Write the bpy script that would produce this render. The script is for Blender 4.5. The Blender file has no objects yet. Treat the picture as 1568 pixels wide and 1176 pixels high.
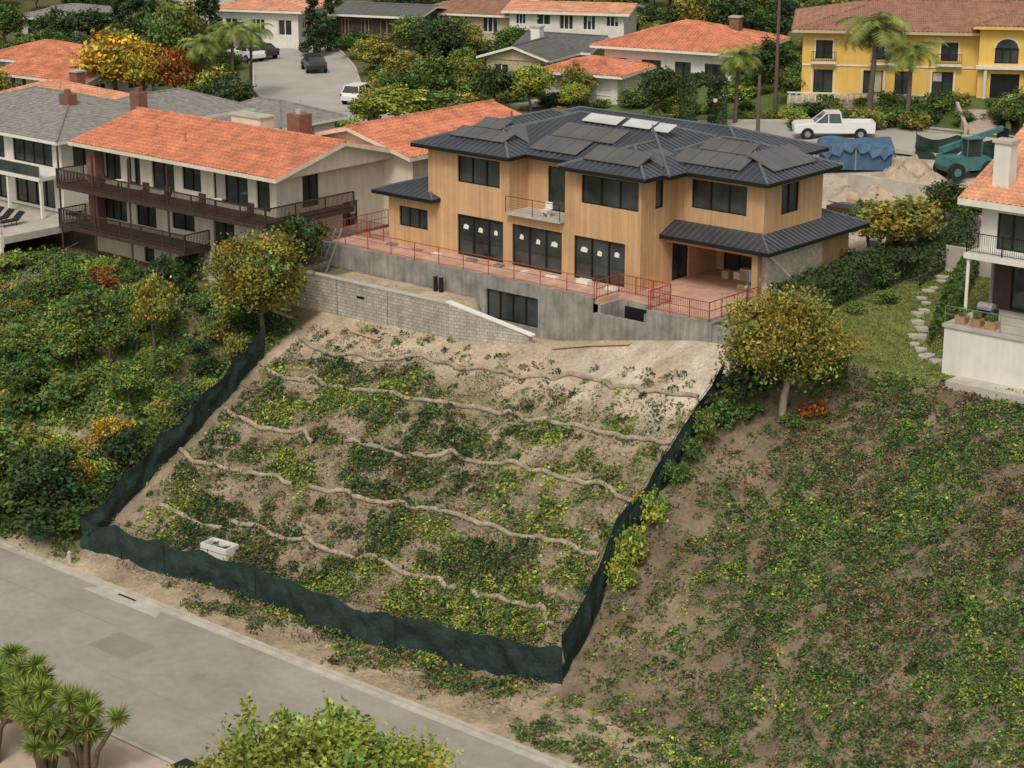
import bpy, math, random
import numpy as np
from mathutils import Vector
random.seed(7); rng=np.random.default_rng(7)
scene=bpy.context.scene
# ------------------------------------------------------------------ site frame
TH=math.radians(16.8); FL=3106.0; CZ=28.0
ct,st=math.cos(TH),math.sin(TH)
OX,OY=9.87,104.2
ANG=math.radians(-40.8); ca,sa=math.cos(ANG),math.sin(ANG)
def L2W(X,Y): return OX+X*ca-Y*sa, OY+X*sa+Y*ca
def W2L(x,y):
    dx=x-OX; dy=y-OY
    return dx*ca+dy*sa, -dx*sa+dy*ca
tab=rng.random((256,256))
def vn(x,y):
    x=np.asarray(x,float); y=np.asarray(y,float)
    xi=np.floor(x).astype(int); yi=np.floor(y).astype(int); xf=x-xi; yf=y-yi
    xf=xf*xf*(3-2*xf); yf=yf*yf*(3-2*yf)
    a=tab[xi%256,yi%256]; b=tab[(xi+1)%256,yi%256]; c=tab[xi%256,(yi+1)%256]; d=tab[(xi+1)%256,(yi+1)%256]
    return (a*(1-xf)+b*xf)*(1-yf)+(c*(1-xf)+d*xf)*yf
def fbm(x,y,o=4):
    s=0;a=.5
    for i in range(o):
        s=s+a*vn(np.asarray(x)*2**i+17*i,np.asarray(y)*2**i+31*i); a*=.5
    return s
def sm(a,b,x):
    t=np.clip((x-a)/(b-a),0,1); return t*t*(3-2*t)
def height(X,Y):
    X=np.asarray(X,float); Y=np.asarray(Y,float)
    toeY=np.interp(X,[-200,-60,-23.5,6.6,60],[-23.5,-23.5,-23.2,-19.8,-21])
    topY=np.interp(X,[-200,-45,-29.6,-28.6,-15.3,-10,-9,3,9,30,200],[-9,-9,-7,-3.6,-3.4,-1.7,-.4,-.4,4,5,5])
    topZ=np.interp(X,[-200,-45,-29,-27.6,-15.3,-9,-5,0,3,9,200],[-3,-3,-3.5,-3.5,-3.25,-2.65,-1.9,-1.0,-1.0,-1.6,-1.6])
    s=np.clip((Y-toeY)/(topY-toeY),0,1)
    z=-12.4+(topZ+12.4)*(s+.05*np.sin(np.pi*s))
    z=np.where(Y<toeY,-12.87+(.47)*np.clip((Y+24.1)/(toeY+24.1),0,1),z)
    wx,wy=L2W(X,Y)
    pad=-.3+.6*sm(20,30,Y)+2.0*sm(-50,-15,X)*sm(22,45,Y)+1.3*sm(-62,-38,X)*sm(48,56,Y)+14*sm(215,340,wy)
    w=np.interp(X,[-200,-29.6,-28.7,3,9,200],[4,3,1.0,1.0,12,12])
    st0=np.where((X>-28.9)&(X<2.5),np.maximum(topY+.2,.3),topY+.2)
    st0=np.where(X<=-28.9,-1.9,st0)
    zz=topZ+(pad-topZ)*sm(st0,st0+w,Y)
    blk=(X>-28.7)&(X<-15.2)&(Y<.15)
    zz=np.where(blk,topZ+(-1.3-topZ)*sm(-2.95,-2.4,Y),zz)
    zz=np.where((X>-28.7)&(X<.45)&(Y>.15)&(Y<13),-3.7,zz)
    z=np.where(Y>topY,zz,z)
    n=(fbm(X*.35,Y*.35)-.47)*.6+(fbm(X*1.3+50,Y*1.3)-.47)*.28
    nm=sm(-24.1,-21,Y)*(1-sm(-3.6,-.8,Y-topY))
    z=z+n*nm
    z=np.where(Y<-24.1,-13.06,z)
    z=np.where(Y<-35.2,-12.9-np.clip(-35.2-Y,0,60)*.18,z)
    return z
def ray(px,py):
    t=(py-588)/FL
    return ((px-784)/FL, ct-t*st, -(st+t*ct))
def sight(px,py,z=None):
    d=ray(px,py)
    if z is not None:
        Z=(z-CZ)/d[2]; return (d[0]*Z,d[1]*Z,z)
    Z=60.0
    while Z<420:
        x,y,zz=d[0]*Z,d[1]*Z,CZ+d[2]*Z
        X,Y=W2L(x,y)
        if zz<float(height(X,Y)): break
        Z+=.5
    lo,hi=Z-.5,Z
    for i in range(12):
        m=(lo+hi)/2; X,Y=W2L(d[0]*m,d[1]*m)
        if CZ+d[2]*m<float(height(X,Y)): hi=m
        else: lo=m
    return (d[0]*hi,d[1]*hi,CZ+d[2]*hi)
def gz(x,y):
    X,Y=W2L(x,y); return float(height(X,Y))
# ------------------------------------------------------------------ materials
def mat(name,col,rough=.75,var=.2,scale=2.0,bump=0.0,bscale=25,metal=0.0,attr=False,board=None,brick=None,course=None,spec=.3,fine=0,streak=0):
    m=bpy.data.materials.new(name); m.use_nodes=True
    nt=m.node_tree; N=nt.nodes; Lk=nt.links
    b=N['Principled BSDF']; b.inputs['Roughness'].default_value=rough; b.inputs['Metallic'].default_value=metal
    b.inputs['Specular IOR Level'].default_value=spec
    tc=N.new('ShaderNodeTexCoord'); co=tc.outputs['Object']
    def mul(c1,c2):
        mx=N.new('ShaderNodeMix'); mx.data_type='RGBA'; mx.blend_type='MULTIPLY'; mx.inputs[0].default_value=1
        Lk.new(c1,mx.inputs[6]); Lk.new(c2,mx.inputs[7]); return mx.outputs[2]
    def math_(op,a,bv=None):
        q=N.new('ShaderNodeMath'); q.operation=op
        if hasattr(a,'is_output'): Lk.new(a,q.inputs[0])
        else: q.inputs[0].default_value=a
        if bv is not None:
            if hasattr(bv,'is_output'): Lk.new(bv,q.inputs[1])
            else: q.inputs[1].default_value=bv
        return q.outputs[0]
    def ramp(f,lo,hi,a=0.3,bb=.7):
        r=N.new('ShaderNodeMapRange'); r.inputs[1].default_value=a; r.inputs[2].default_value=bb
        r.inputs[3].default_value=lo; r.inputs[4].default_value=hi; Lk.new(f,r.inputs[0]); return r.outputs[0]
    if attr:
        a=N.new('ShaderNodeAttribute'); a.attribute_name='Col'
        rgb=N.new('ShaderNodeRGB'); rgb.outputs[0].default_value=(*col,1)
        out=mul(rgb.outputs[0],a.outputs['Color'])
    else:
        rgb=N.new('ShaderNodeRGB'); rgb.outputs[0].default_value=(*col,1); out=rgb.outputs[0]
    if var>0:
        n=N.new('ShaderNodeTexNoise'); n.inputs['Scale'].default_value=scale; n.inputs['Detail'].default_value=8; n.inputs['Roughness'].default_value=.62
        Lk.new(co,n.inputs['Vector'])
        out=mul(out,ramp(n.outputs['Fac'],1-var,1+var))
    if streak>0:
        mp=N.new('ShaderNodeMapping'); mp.inputs['Scale'].default_value=(3,3,.25); Lk.new(co,mp.inputs['Vector'])
        n=N.new('ShaderNodeTexNoise'); n.inputs['Scale'].default_value=1; n.inputs['Detail'].default_value=5; Lk.new(mp.outputs[0],n.inputs['Vector'])
        out=mul(out,ramp(n.outputs['Fac'],1-streak,1+streak))
    if fine>0:
        n=N.new('ShaderNodeTexNoise'); n.inputs['Scale'].default_value=scale*9; n.inputs['Detail'].default_value=6; n.inputs['Roughness'].default_value=.7
        Lk.new(co,n.inputs['Vector'])
        out=mul(out,ramp(n.outputs['Fac'],1-fine,1+fine))
    if board or brick:
        sp=N.new('ShaderNodeSeparateXYZ'); Lk.new(co,sp.inputs[0])
        xy=math_('ADD',sp.outputs[0],sp.outputs[1])
    if board:
        p,dark,bv=board
        q=math_('DIVIDE',xy,p); fr=math_('FRACT',q); fl=math_('FLOOR',q)
        wn=N.new('ShaderNodeTexWhiteNoise'); wn.noise_dimensions='1D'; Lk.new(fl,wn.inputs['W'])
        out=mul(out,ramp(wn.outputs['Value'],1-bv,1+bv,0,1))
        ln=math_('LESS_THAN',fr,.12)
        out=mul(out,ramp(ln,1,dark,0,1))
    if brick:
        cb=N.new('ShaderNodeCombineXYZ'); Lk.new(xy,cb.inputs[0]); Lk.new(sp.outputs[2],cb.inputs[1])
        bt=N.new('ShaderNodeTexBrick'); Lk.new(cb.outputs[0],bt.inputs['Vector'])
        bt.inputs['Color1'].default_value=(1,1,1,1); bt.inputs['Color2'].default_value=(.8,.78,.75,1); bt.inputs['Mortar'].default_value=(*[brick[2]]*3,1)
        bt.inputs['Scale'].default_value=1; bt.inputs['Brick Width'].default_value=brick[0]; bt.inputs['Row Height'].default_value=brick[1]; bt.inputs['Mortar Size'].default_value=.018
        out=mul(out,bt.outputs['Color'])
    if course:
        sp2=N.new('ShaderNodeSeparateXYZ'); Lk.new(co,sp2.inputs[0])
        fr=math_('FRACT',math_('DIVIDE',sp2.outputs[2],course[0]))
        out=mul(out,ramp(fr,course[1],1.08,0,.6))
    Lk.new(out,b.inputs['Base Color'])
    if bump>0:
        n=N.new('ShaderNodeTexNoise'); n.inputs['Scale'].default_value=bscale; n.inputs['Detail'].default_value=6
        Lk.new(co,n.inputs['Vector'])
        bp=N.new('ShaderNodeBump'); bp.inputs['Strength'].default_value=bump; bp.inputs['Distance'].default_value=.1
        Lk.new(n.outputs['Fac'],bp.inputs['Height']); Lk.new(bp.outputs[0],b.inputs['Normal'])
    return m
M={}
M['terrain']=mat('terrain_soil',(1,1,1),.95,.26,.55,1.0,5,attr=True,fine=.28,spec=.1)
M['asphalt']=mat('asphalt',(.335,.30,.25),.9,.17,.22,.3,40,fine=.1)
M['asphalt2']=mat('asphalt_patch',(.275,.248,.205),.9,.12,.5,.3,40,fine=.08)
M['conc']=mat('concrete',(.46,.42,.355),.85,.18,1.2,.2,20,fine=.08)
M['street']=mat('street_concrete',(.40,.37,.32),.9,.14,.3,.1,20)
M['shot']=mat('shotcrete',(.25,.235,.21),.85,.38,.9,.3,8,streak=.28)
M['cmu']=mat('block_masonry',(.46,.42,.35),.9,.22,.8,.1,30,brick=(.4,.2,.5),streak=.2)
M['wood']=mat('cedar_cladding',(.56,.345,.18),.6,.10,.7,0,10,board=(.14,.74,.09),fine=.05,streak=.10)
M['wood2']=mat('cedar_trim',(.42,.26,.14),.6,.12,2)
M['roofm']=mat('standing_seam_metal',(.040,.043,.050),.42,.2,.5,0,10,spec=.5)
M['rib']=mat('metal_seam',(.12,.125,.14),.4,.2,.5,spec=.5)
M['black']=mat('black_frame',(.012,.012,.012),.5,.1,3)
M['solar']=mat('solar_panel',(.105,.098,.092),.38,.2,.6,0,1,spec=.5)
M['membrane']=mat('light_roof_membrane',(.50,.50,.48),.7,.15,1)
M['white']=mat('white_paint',(.74,.71,.64),.6,.08,1)
M['glass']=mat('window_glass',(.045,.052,.05),.06,.6,.5,0,1,spec=.6)
M['floor']=mat('terrace_membrane',(.52,.32,.235),.85,.28,.9,.1,20,fine=.14)
M['red']=mat('red_rail',(.32,.06,.045),.6,.15,2)
M['stone']=mat('limestone_veneer',(.78,.70,.57),.9,.2,3,.4,10,brick=(.5,.18,.75))
M['cream']=mat('cream_stucco',(.66,.60,.48),.85,.10,1.0,streak=.08)
M['whites']=mat('white_stucco',(.68,.65,.58),.85,.08,1,streak=.06)
M['tan']=mat('tan_stucco',(.50,.40,.24),.85,.08,1)
M['yellow']=mat('yellow_stucco',(.72,.46,.12),.85,.08,.6,streak=.06)
M['brown']=mat('brown_timber',(.060,.036,.028),.7,.2,3)
M['tile']=mat('clay_tile',(.53,.195,.105),.8,.36,.9,0,1,course=(.11,.78),fine=.34)
M['tilelite']=mat('clay_tile_light',(.58,.28,.16),.8,.32,1.0,0,1,course=(.13,.78),fine=.3)
M['tilered']=mat('aged_clay_tile',(.30,.155,.10),.8,.3,1.3,0,1,course=(.13,.8),fine=.25)
M['shingle']=mat('grey_shingle',(.23,.215,.195),.9,.3,2.5,.2,15,course=(.1,.8),fine=.25)
M['shingled']=mat('dark_shingle',(.12,.115,.11),.9,.25,2,0,15,course=(.1,.8),fine=.2)
M['brick']=mat('chimney_brick',(.25,.12,.085),.9,.2,3,brick=(.25,.08,.8))
M['green']=mat('green_windscreen',(.018,.036,.030),.7,.5,.9,.7,5,fine=.3)
M['greenp']=mat('screen_post',(.02,.035,.03),.6,.2,2)
M['steel']=mat('galvanised_steel',(.35,.35,.34),.45,.1,3,metal=.6)
M['straw']=mat('straw_wattle',(.43,.35,.255),.95,.35,1.2,.9,30,fine=.3)
M['rubber']=mat('tyre_rubber',(.02,.02,.02),.8,.1,5)
M['carwhite']=mat('car_paint_white',(.72,.72,.70),.25,.03,1,spec=.6)
M['carblack']=mat('car_paint_dark',(.02,.022,.026),.25,.05,1,spec=.6)
M['teal']=mat('machine_teal_paint',(.06,.17,.16),.5,.2,2)
M['tarp']=mat('blue_tarp',(.06,.12,.20),.55,.25,1.5,.4,4)
M['dirt']=mat('dirt_heap',(.44,.345,.25),.95,.25,1.2,.8,6,fine=.2)
M['pathsoil']=mat('trodden_path',(.34,.27,.18),.95,.25,1.2,.8,6,fine=.2)
M['pole']=mat('weathered_pole',(.13,.10,.075),.9,.2,4)
M['bark']=mat('bark',(.13,.095,.065),.95,.3,4,.4,20)
M['barkw']=mat('pale_bark',(.46,.39,.31),.95,.3,4,.4,20)
M['plywood']=mat('plywood',(.48,.34,.19),.8,.15,2)
M['paver']=mat('pink_paving',(.46,.36,.29),.85,.1,2)
M['redlamp']=mat('tail_lamp',(.35,.02,.02),.4,0)
def leafm(name,c): 
    m=mat(name,c,.6,.15,.8,attr=True,spec=.2); return m
LM={'mid':leafm('foliage_mid',(.135,.185,.042)),'dark':leafm('foliage_dark',(.050,.080,.028)),'lime':leafm('foliage_lime',(.25,.29,.05)),
    'olive':leafm('foliage_olive',(.225,.215,.045)),'gold':leafm('foliage_gold',(.40,.28,.035)),'rust':leafm('foliage_rust',(.30,.11,.03)),
    'palm':leafm('palm_frond',(.16,.20,.05)),'yucca':leafm('yucca_blade',(.16,.22,.06)),'cover':leafm('ground_cover_leaf',(1,1,1)),'deep':leafm('foliage_deep',(.080,.135,.032))}
# ------------------------------------------------------------------ mesh builder
def empty(name,loc=(0,0,0),rot=0.0):
    e=bpy.data.objects.new(name,None); scene.collection.objects.link(e); e.location=loc; e.rotation_euler=(0,0,rot); e.empty_display_size=.5; return e
class MB:
    def __init__(s): s.parts={}
    def P(s,part,m):
        k=(part,m)
        if k not in s.parts: s.parts[k]=([],[])
        return s.parts[k]
    def poly(s,part,m,pts):
        V,F=s.P(part,m); n=len(V); V.extend(pts); F.append(tuple(range(n,n+len(pts))))
    def hexa(s,part,m,p):
        V,F=s.P(part,m); n=len(V); V.extend(p)
        for f in ((0,3,2,1),(4,5,6,7),(0,1,5,4),(1,2,6,5),(2,3,7,6),(3,0,4,7)): F.append(tuple(n+i for i in f))
    def box(s,part,m,x0,x1,y0,y1,z0,z1):
        s.hexa(part,m,[(x0,y0,z0),(x1,y0,z0),(x1,y1,z0),(x0,y1,z0),(x0,y0,z1),(x1,y0,z1),(x1,y1,z1),(x0,y1,z1)])
    def tube(s,part,m,p,q,r,r2=None,n=6,cap=True):
        r2=r if r2 is None else r2
        p=Vector(p); q=Vector(q); d=(q-p).normalized()
        a=d.orthogonal().normalized(); b=d.cross(a)
        V,F=s.P(part,m); k=len(V)
        for c,rr in ((p,r),(q,r2)):
            for i in range(n):
                t=2*math.pi*i/n; V.append(tuple(c+a*rr*math.cos(t)+b*rr*math.sin(t)))
        for i in range(n): F.append((k+i,k+(i+1)%n,k+n+(i+1)%n,k+n+i))
        if cap: F.append(tuple(k+i for i in reversed(range(n)))); F.append(tuple(k+n+i for i in range(n)))
    def prism(s,part,m,prof,y0,y1,inset=0):
        V,F=s.P(part,m); k=len(V); n=len(prof)
        for x,z in prof: V.append((x,y0,z))
        for x,z in prof: V.append((x,y1,z))
        for i in range(n): F.append((k+i,k+(i+1)%n,k+n+(i+1)%n,k+n+i))
        F.append(tuple(k+i for i in reversed(range(n)))); F.append(tuple(k+n+i for i in range(n)))
    def emit(s,name,loc=(0,0,0),rot=0.0,bevel=None):
        e=empty(name,loc,rot)
        for (part,m),(V,F) in s.parts.items():
            me=bpy.data.meshes.new(part); me.from_pydata(V,[],F); me.update()
            me.materials.append(M[m] if isinstance(m,str) else m)
            o=bpy.data.objects.new(part,me); scene.collection.objects.link(o); o.parent=e
            if bevel and part in bevel:
                bm=o.modifiers.new('b','BEVEL'); bm.width=bevel[part]; bm.segments=2
        return e
def wall(mb,p,d,L,z0,z1,ops,mw,depth=.16,fm='black',part='walls',sticker=False):
    n=(d[1],-d[0])
    def P(s,q,z): return (p[0]+d[0]*s+n[0]*q,p[1]+d[1]*s+n[1]*q,z)
    ss=sorted(set([0,L]+[o[0] for o in ops]+[o[1] for o in ops])); zs=sorted(set([z0,z1]+[o[2] for o in ops]+[o[3] for o in ops]))
    for i in range(len(ss)-1):
        for j in range(len(zs)-1):
            a,b,c,e=ss[i],ss[i+1],zs[j],zs[j+1]; ms,mz=(a+b)/2,(c+e)/2
            if any(o[0]<ms<o[1] and o[2]<mz<o[3] for o in ops): continue
            mb.poly(part,mw,[P(a,0,c),P(b,0,c),P(b,0,e),P(a,0,e)])
    for o in ops:
        a,b,c,e=o[:4]; nx=o[4] if len(o)>4 else 1; nz=o[5] if len(o)>5 else 1; kind=o[6] if len(o)>6 else 'g'
        D=-depth
        for q in ([P(a,0,c),P(a,0,e),P(a,D,e),P(a,D,c)],[P(b,0,c),P(b,D,c),P(b,D,e),P(b,0,e)],[P(a,0,e),P(b,0,e),P(b,D,e),P(a,D,e)],[P(a,0,c),P(a,D,c),P(b,D,c),P(b,0,c)]):
            mb.poly(part,mw,q)
        if kind=='o': continue
        gm='glass' if kind=='g' else kind
        mb.poly('window_glass' if kind=='g' else 'door',gm,[P(a,D,c),P(b,D,c),P(b,D,e),P(a,D,e)])
        f=.06
        def fb(a_,b_,c_,e_):
            pts=[P(a_,D+.004,c_),P(b_,D+.004,c_),P(b_,D+.07,c_),P(a_,D+.07,c_),P(a_,D+.004,e_),P(b_,D+.004,e_),P(b_,D+.07,e_),P(a_,D+.07,e_)]
            mb.hexa('window_frames',fm,pts)
        fb(a+.002,a+f,c+.002,e-.002); fb(b-f,b-.002,c+.002,e-.002); fb(a+f,b-f,c+.002,c+f); fb(a+f,b-f,e-f,e-.002)
        for k in range(1,nx):
            x=a+(b-a)*k/nx; fb(x-f*.8,x+f*.8,c+f,e-f)
        for k in range(1,nz):
            z=c+(e-c)*k/nz; fb(a+f,b-f,z-f*.35,z+f*.35)
        if kind=='g' and not sticker and random.random()<.35 and mw not in('brown','wood','shot'):
            k=random.randrange(nx); x0=a+(b-a)*k/nx+.07; x1=a+(b-a)*(k+1)/nx-.07; zt=e-.07; zb=c+(e-c)*random.choice([.1,.45,.6])
            mb.poly('window_blind','conc',[P(x0,D+.002,zb),P(x1,D+.002,zb),P(x1,D+.002,zt),P(x0,D+.002,zt)])
        if sticker and kind=='g':
            for k in range(nx):
                xc=a+(b-a)*(k+.5)/nx+random.uniform(-.1,.1); zc=e-.75-random.random()*.15; w=.15+random.random()*.12
                mb.poly('glazing_labels','white',[P(xc-w,D+.01,zc-.10),P(xc+w*.8,D+.01,zc-.13),P(xc+w,D+.01,zc+.10),P(xc+.02,D+.01,zc+.2),P(xc-w*.7,D+.01,zc+.14)])
def roof(mb,x0,x1,y0,y1,ze,slope,kind='hip',rib=(.45,.035,.04),mr='roofm',mf='black',th=.22,gm=None,part='roof',caps=.06):
    W=x1-x0; D=y1-y0; mrib='rib' if mr=='roofm' else mr
    if kind=='hip':
        h=min(W,D)/2; zr=ze+h*slope
        if W>=D: A=(x0+h,y0+h,zr); B=(x1-h,y0+h,zr)
        else: A=(x0+h,y0+h,zr); B=(x0+h,y1-h,zr)
        c=[(x0,y0,ze),(x1,y0,ze),(x1,y1,ze),(x0,y1,ze)]
        if W>=D: fs=[[c[0],c[1],B,A],[c[1],c[2],B],[c[2],c[3],A,B],[c[3],c[0],A]]; hips=[(c[0],A),(c[3],A),(c[1],B),(c[2],B),(A,B)]
        else: fs=[[c[0],c[1],A],[c[1],c[2],B,A],[c[2],c[3],B],[c[3],c[0],A,B]]; hips=[(c[0],A),(c[1],A),(c[2],B),(c[3],B),(A,B)]
        for f in fs: mb.poly(part,mr,f)
        run=lambda s,La:min(s,La-s,h)
        sides=[((x0,y0),(1,0),(0,1),W),((x1,y0),(0,1),(-1,0),D),((x1,y1),(-1,0),(0,-1),W),((x0,y1),(0,-1),(1,0),D)]
    else:
        gx=(kind=='gable_x'); h=(D if gx else W)/2; zr=ze+h*slope
        c=[(x0,y0,ze),(x1,y0,ze),(x1,y1,ze),(x0,y1,ze)]
        if gx: A=(x0,y0+h,zr); B=(x1,y0+h,zr); fs=[[c[0],c[1],B,A],[c[2],c[3],A,B]]
        else: A=(x0+h,y0,zr); B=(x0+h,y1,zr); fs=[[c[1],c[2],B,A],[c[3],c[0],A,B]]
        for f in fs: mb.poly(part,mr,f); mb.poly('soffit',mf,[(p[0],p[1],p[2]-th) for p in f])
        run=lambda s,La:h
        hips=[(A,B)]
        if gx: sides=[((x0,y0),(1,0),(0,1),W),((x1,y1),(-1,0),(0,-1),W)]; rk=[(c[0],A),(c[3],A),(c[1],B),(c[2],B)]
        else: sides=[((x1,y0),(0,1),(-1,0),D),((x0,y1),(0,-1),(1,0),D)]; rk=[(c[0],A),(c[1],A),(c[3],B),(c[2],B)]
        for p,q in rk: mb.poly('fascia',mf,[p,q,(q[0],q[1],q[2]-th),(p[0],p[1],p[2]-th)])
        if gm:
            i=.6
            if gx:
                for x in (x0+i,x1-i): mb.poly('gable_wall',gm,[(x,y0+i,ze-th),(x,y1-i,ze-th),(x,y1-i,ze),(x,y0+h,zr-.1),(x,y0+i,ze)])
            else:
                for y in (y0+i,y1-i): mb.poly('gable_wall',gm,[(x0+i,y,ze-th),(x1-i,y,ze-th),(x1-i,y,ze),(x0+h,y,zr-.1),(x0+i,y,ze)])
    t=th
    ring=[(x0,y0),(x1,y0),(x1,y1),(x0,y1)]
    if kind=='hip':
        for i in range(4):
            a,b=ring[i],ring[(i+1)%4]; mb.poly('fascia',mf,[(a[0],a[1],ze-t),(b[0],b[1],ze-t),(b[0],b[1],ze),(a[0],a[1],ze)])
        mb.poly('soffit',mf,[(a[0],a[1],ze-t) for a in reversed(ring)])
    else:
        for sd in sides:
            a=sd[0]; b=(a[0]+sd[1][0]*sd[3],a[1]+sd[1][1]*sd[3])
            mb.poly('fascia',mf,[(a[0],a[1],ze-t),(b[0],b[1],ze-t),(b[0],b[1],ze),(a[0],a[1],ze)])
    sp,w,hh=rib
    for (o,a,n,La) in sides:
        k=int(La/sp); off=(La-k*sp)/2+sp/2
        for i in range(k):
            s=off+i*sp; r=run(s,La)
            if r<.3: continue
            j_=random.uniform(-.015,.015) if w>.05 else 0
            def Q(ds,rr,up): return (o[0]+a[0]*(s+ds)+n[0]*rr,o[1]+a[1]*(s+ds)+n[1]*rr,ze+slope*rr+up+(j_ if up else 0))
            e0=-.02
            mb.poly('roof_ribs',mrib,[Q(-w,e0,0),Q(-w*.5,e0,hh),Q(-w*.5,r,hh),Q(-w,r,0)])
            mb.poly('roof_ribs',mrib,[Q(-w*.5,e0,hh),Q(w*.5,e0,hh),Q(w*.5,r,hh),Q(-w*.5,r,hh)])
            mb.poly('roof_ribs',mrib,[Q(w*.5,e0,hh),Q(w,e0,0),Q(w,r,0),Q(w*.5,r,hh)])
    if caps:
        for p,q in hips:
            if (Vector(p)-Vector(q)).length>.3: mb.tube('ridge_caps',mrib,(p[0],p[1],p[2]+.02),(q[0],q[1],q[2]+.02),caps)
TILE=(.34,.11,.07)
foot=[]
def reg(loc,rot,x0,x1,y0,y1,mg=1.0): foot.append((loc[0],loc[1],rot,x0-mg,x1+mg,y0-mg,y1+mg))
def railing(mb,part,m,p,q,z,h=1.05,sp=.13,post=1.8,bal=.012,rail=.03,mid=False):
    p=Vector((p[0],p[1],z)); q=Vector((q[0],q[1],z)); L=(q-p).length; d=(q-p)/L
    up=Vector((0,0,1))
    mb.tube(part,m,p+up*h,q+up*h,rail,n=4); mb.tube(part,m,p+up*.1,q+up*.1,rail*.7,n=4)
    if mid: mb.tube(part,m,p+up*h*.55,q+up*h*.55,rail*.7,n=4)
    n=max(1,round(L/post))
    for i in range(n+1): mb.tube(part,m,p+d*L*i/n,p+d*L*i/n+up*h,rail,n=4)
    if sp:
        k=int(L/sp)
        for i in range(1,k): mb.tube(part,m,p+d*L*i/k+up*.1,p+d*L*i/k+up*h,bal,n=3,cap=False)
O3=(OX,OY,0)
# ------------------------------------------------------------------ terrain
def axis(segs):
    out=[]
    for a,b,s in segs: out+=list(np.arange(a,b,s))
    return out
xs=np.array(sorted(set(np.round([-3000,-2000,-1200,-800,-500,-350,-260,-200]+axis([(-180,-75,3),(-75,45,.45),(45,120,4)])+[120,160,220,300,450,700,1100,1800,3000],3))))
ys=np.array(sorted(set(np.round([-3000,-1800,-1000,-600,-350,-200,-130,-90,-70,-55,-45,-40,-35.2,-35.19,-24.11,-24.1,-23.9]+axis([(-23.6,3,.4),(3,24,.8),(24,120,2),(120,300,5)])+[300,360,450,600,900,1500,3000],3))))
XX,YY=np.meshgrid(xs,ys); ZZ=height(XX,YY); wx,wy=L2W(XX,YY)
lf=[W2L(*sight(px,py)[:2]) for px,py in ((125,838),(160,815),(215,750),(290,675),(350,610),(405,545))]
rf=[W2L(*sight(px,py)[:2]) for px,py in ((860,1048),(905,962),(932,892),(965,830),(1003,768),(1055,690),(1108,606))]
def leftX(Y): 
    a=sorted((p[1],p[0]) for p in lf); return np.interp(Y,[q[0] for q in a],[q[1] for q in a])
def rightX(Y):
    a=sorted((p[1],p[0]) for p in rf); return np.interp(Y,[q[0] for q in a],[q[1] for q in a])
PATH1=[(-62,-14.8),(-52,-13.2),(-44,-13.8),(-37,-12.0),(-32,-12.8)]; PATH2=[(-47,-17.8),(-41,-16.6),(-35,-18.0),(-28,-17.2)]
def pathd(X,Y):
    d=9+0*X
    for P in (PATH1,PATH2):
        xx=[p[0] for p in P]; yy=[p[1] for p in P]
        d=np.minimum(d,np.where((X>xx[0])&(X<xx[-1]),abs(Y-np.interp(X,xx,yy)),9))
    return d
def C3(c): return np.array(c)[None,None,:]
n1=fbm(XX*.18,YY*.18)[...,None]; n2=fbm(XX*.8+9,YY*.8)[...,None]
col=C3((.10,.115,.045))*(1-n1*.5)+C3((.20,.16,.08))*n1*.5
topc=C3((.44,.35,.25)); lot=C3((.27,.21,.145))*(.6+.8*n2)
inlot=((XX>leftX(YY))&(XX<rightX(YY))&(YY>-24)&(YY<.5))[...,None]
tm=sm(-11,-5,YY+ (fbm(XX*.2,YY*.2)-.5)*5)[...,None]
lotc=lot*(1-tm)+topc*(.72+.56*n2)*tm
gr=sm(.46,.6,fbm(XX*.3+3,YY*.3+7))[...,None]*sm(-18,-10,YY)[...,None]*(1-sm(-6,-3.5,YY))[...,None]
lotc=lotc*(1-.55*gr)+C3((.17,.165,.08))*.55*gr
pale=sm(-8,-4,YY)*sm(-9,-4,XX)*sm(.42,.6,fbm(XX*.9+33,YY*.35))
lotc=lotc*(1-.5*pale[...,None])+C3((.62,.55,.44))*.5*pale[...,None]
right=((XX>=rightX(YY))&(YY<5.2)&(YY>-24))[...,None]
rc=C3((.20,.15,.10))*(.6+.8*n2)
left=((XX<=leftX(YY))&(YY<3)&(YY>-24))[...,None]
lc=C3((.17,.14,.08))*(.65+.7*n2)
col=np.where(left,lc,col); col=np.where(right,rc,col); col=np.where(inlot,lotc,col)
pd=sm(.9,.35,pathd(XX,YY)) if False else (1-sm(.3,.8,pathd(XX,YY)))[...,None]*left
col=col*(1-pd)+C3((.34,.27,.18))*pd
verge=((YY<-19.5)&(YY>-24.2)&(YY<np.interp(XX,[-60,-23.5,6.6,60],[-23.4,-23.4,-20,-21])))[...,None]
col=np.where(verge,C3((.34,.265,.175))*(.6+.8*n2),col)
lawn=((XX>3.5)&(XX<24)&(YY>np.interp(XX,[4,9,30],[1.5,3.6,4.8]))&(YY<20))[...,None]
col=np.where(lawn,C3((.18,.20,.06))*(.75+.5*n2),col)
site=((XX>-24)&(XX<3)&(YY>14)&(YY<41))[...,None]
col=np.where(site,C3((.45,.375,.29))*(.65+.7*n2),col)
yl=((XX>-60)&(XX<10)&(YY>48)&(YY<75))[...,None]
col=np.where(yl,C3((.11,.15,.045))*(.8+.4*n2),col)
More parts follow.
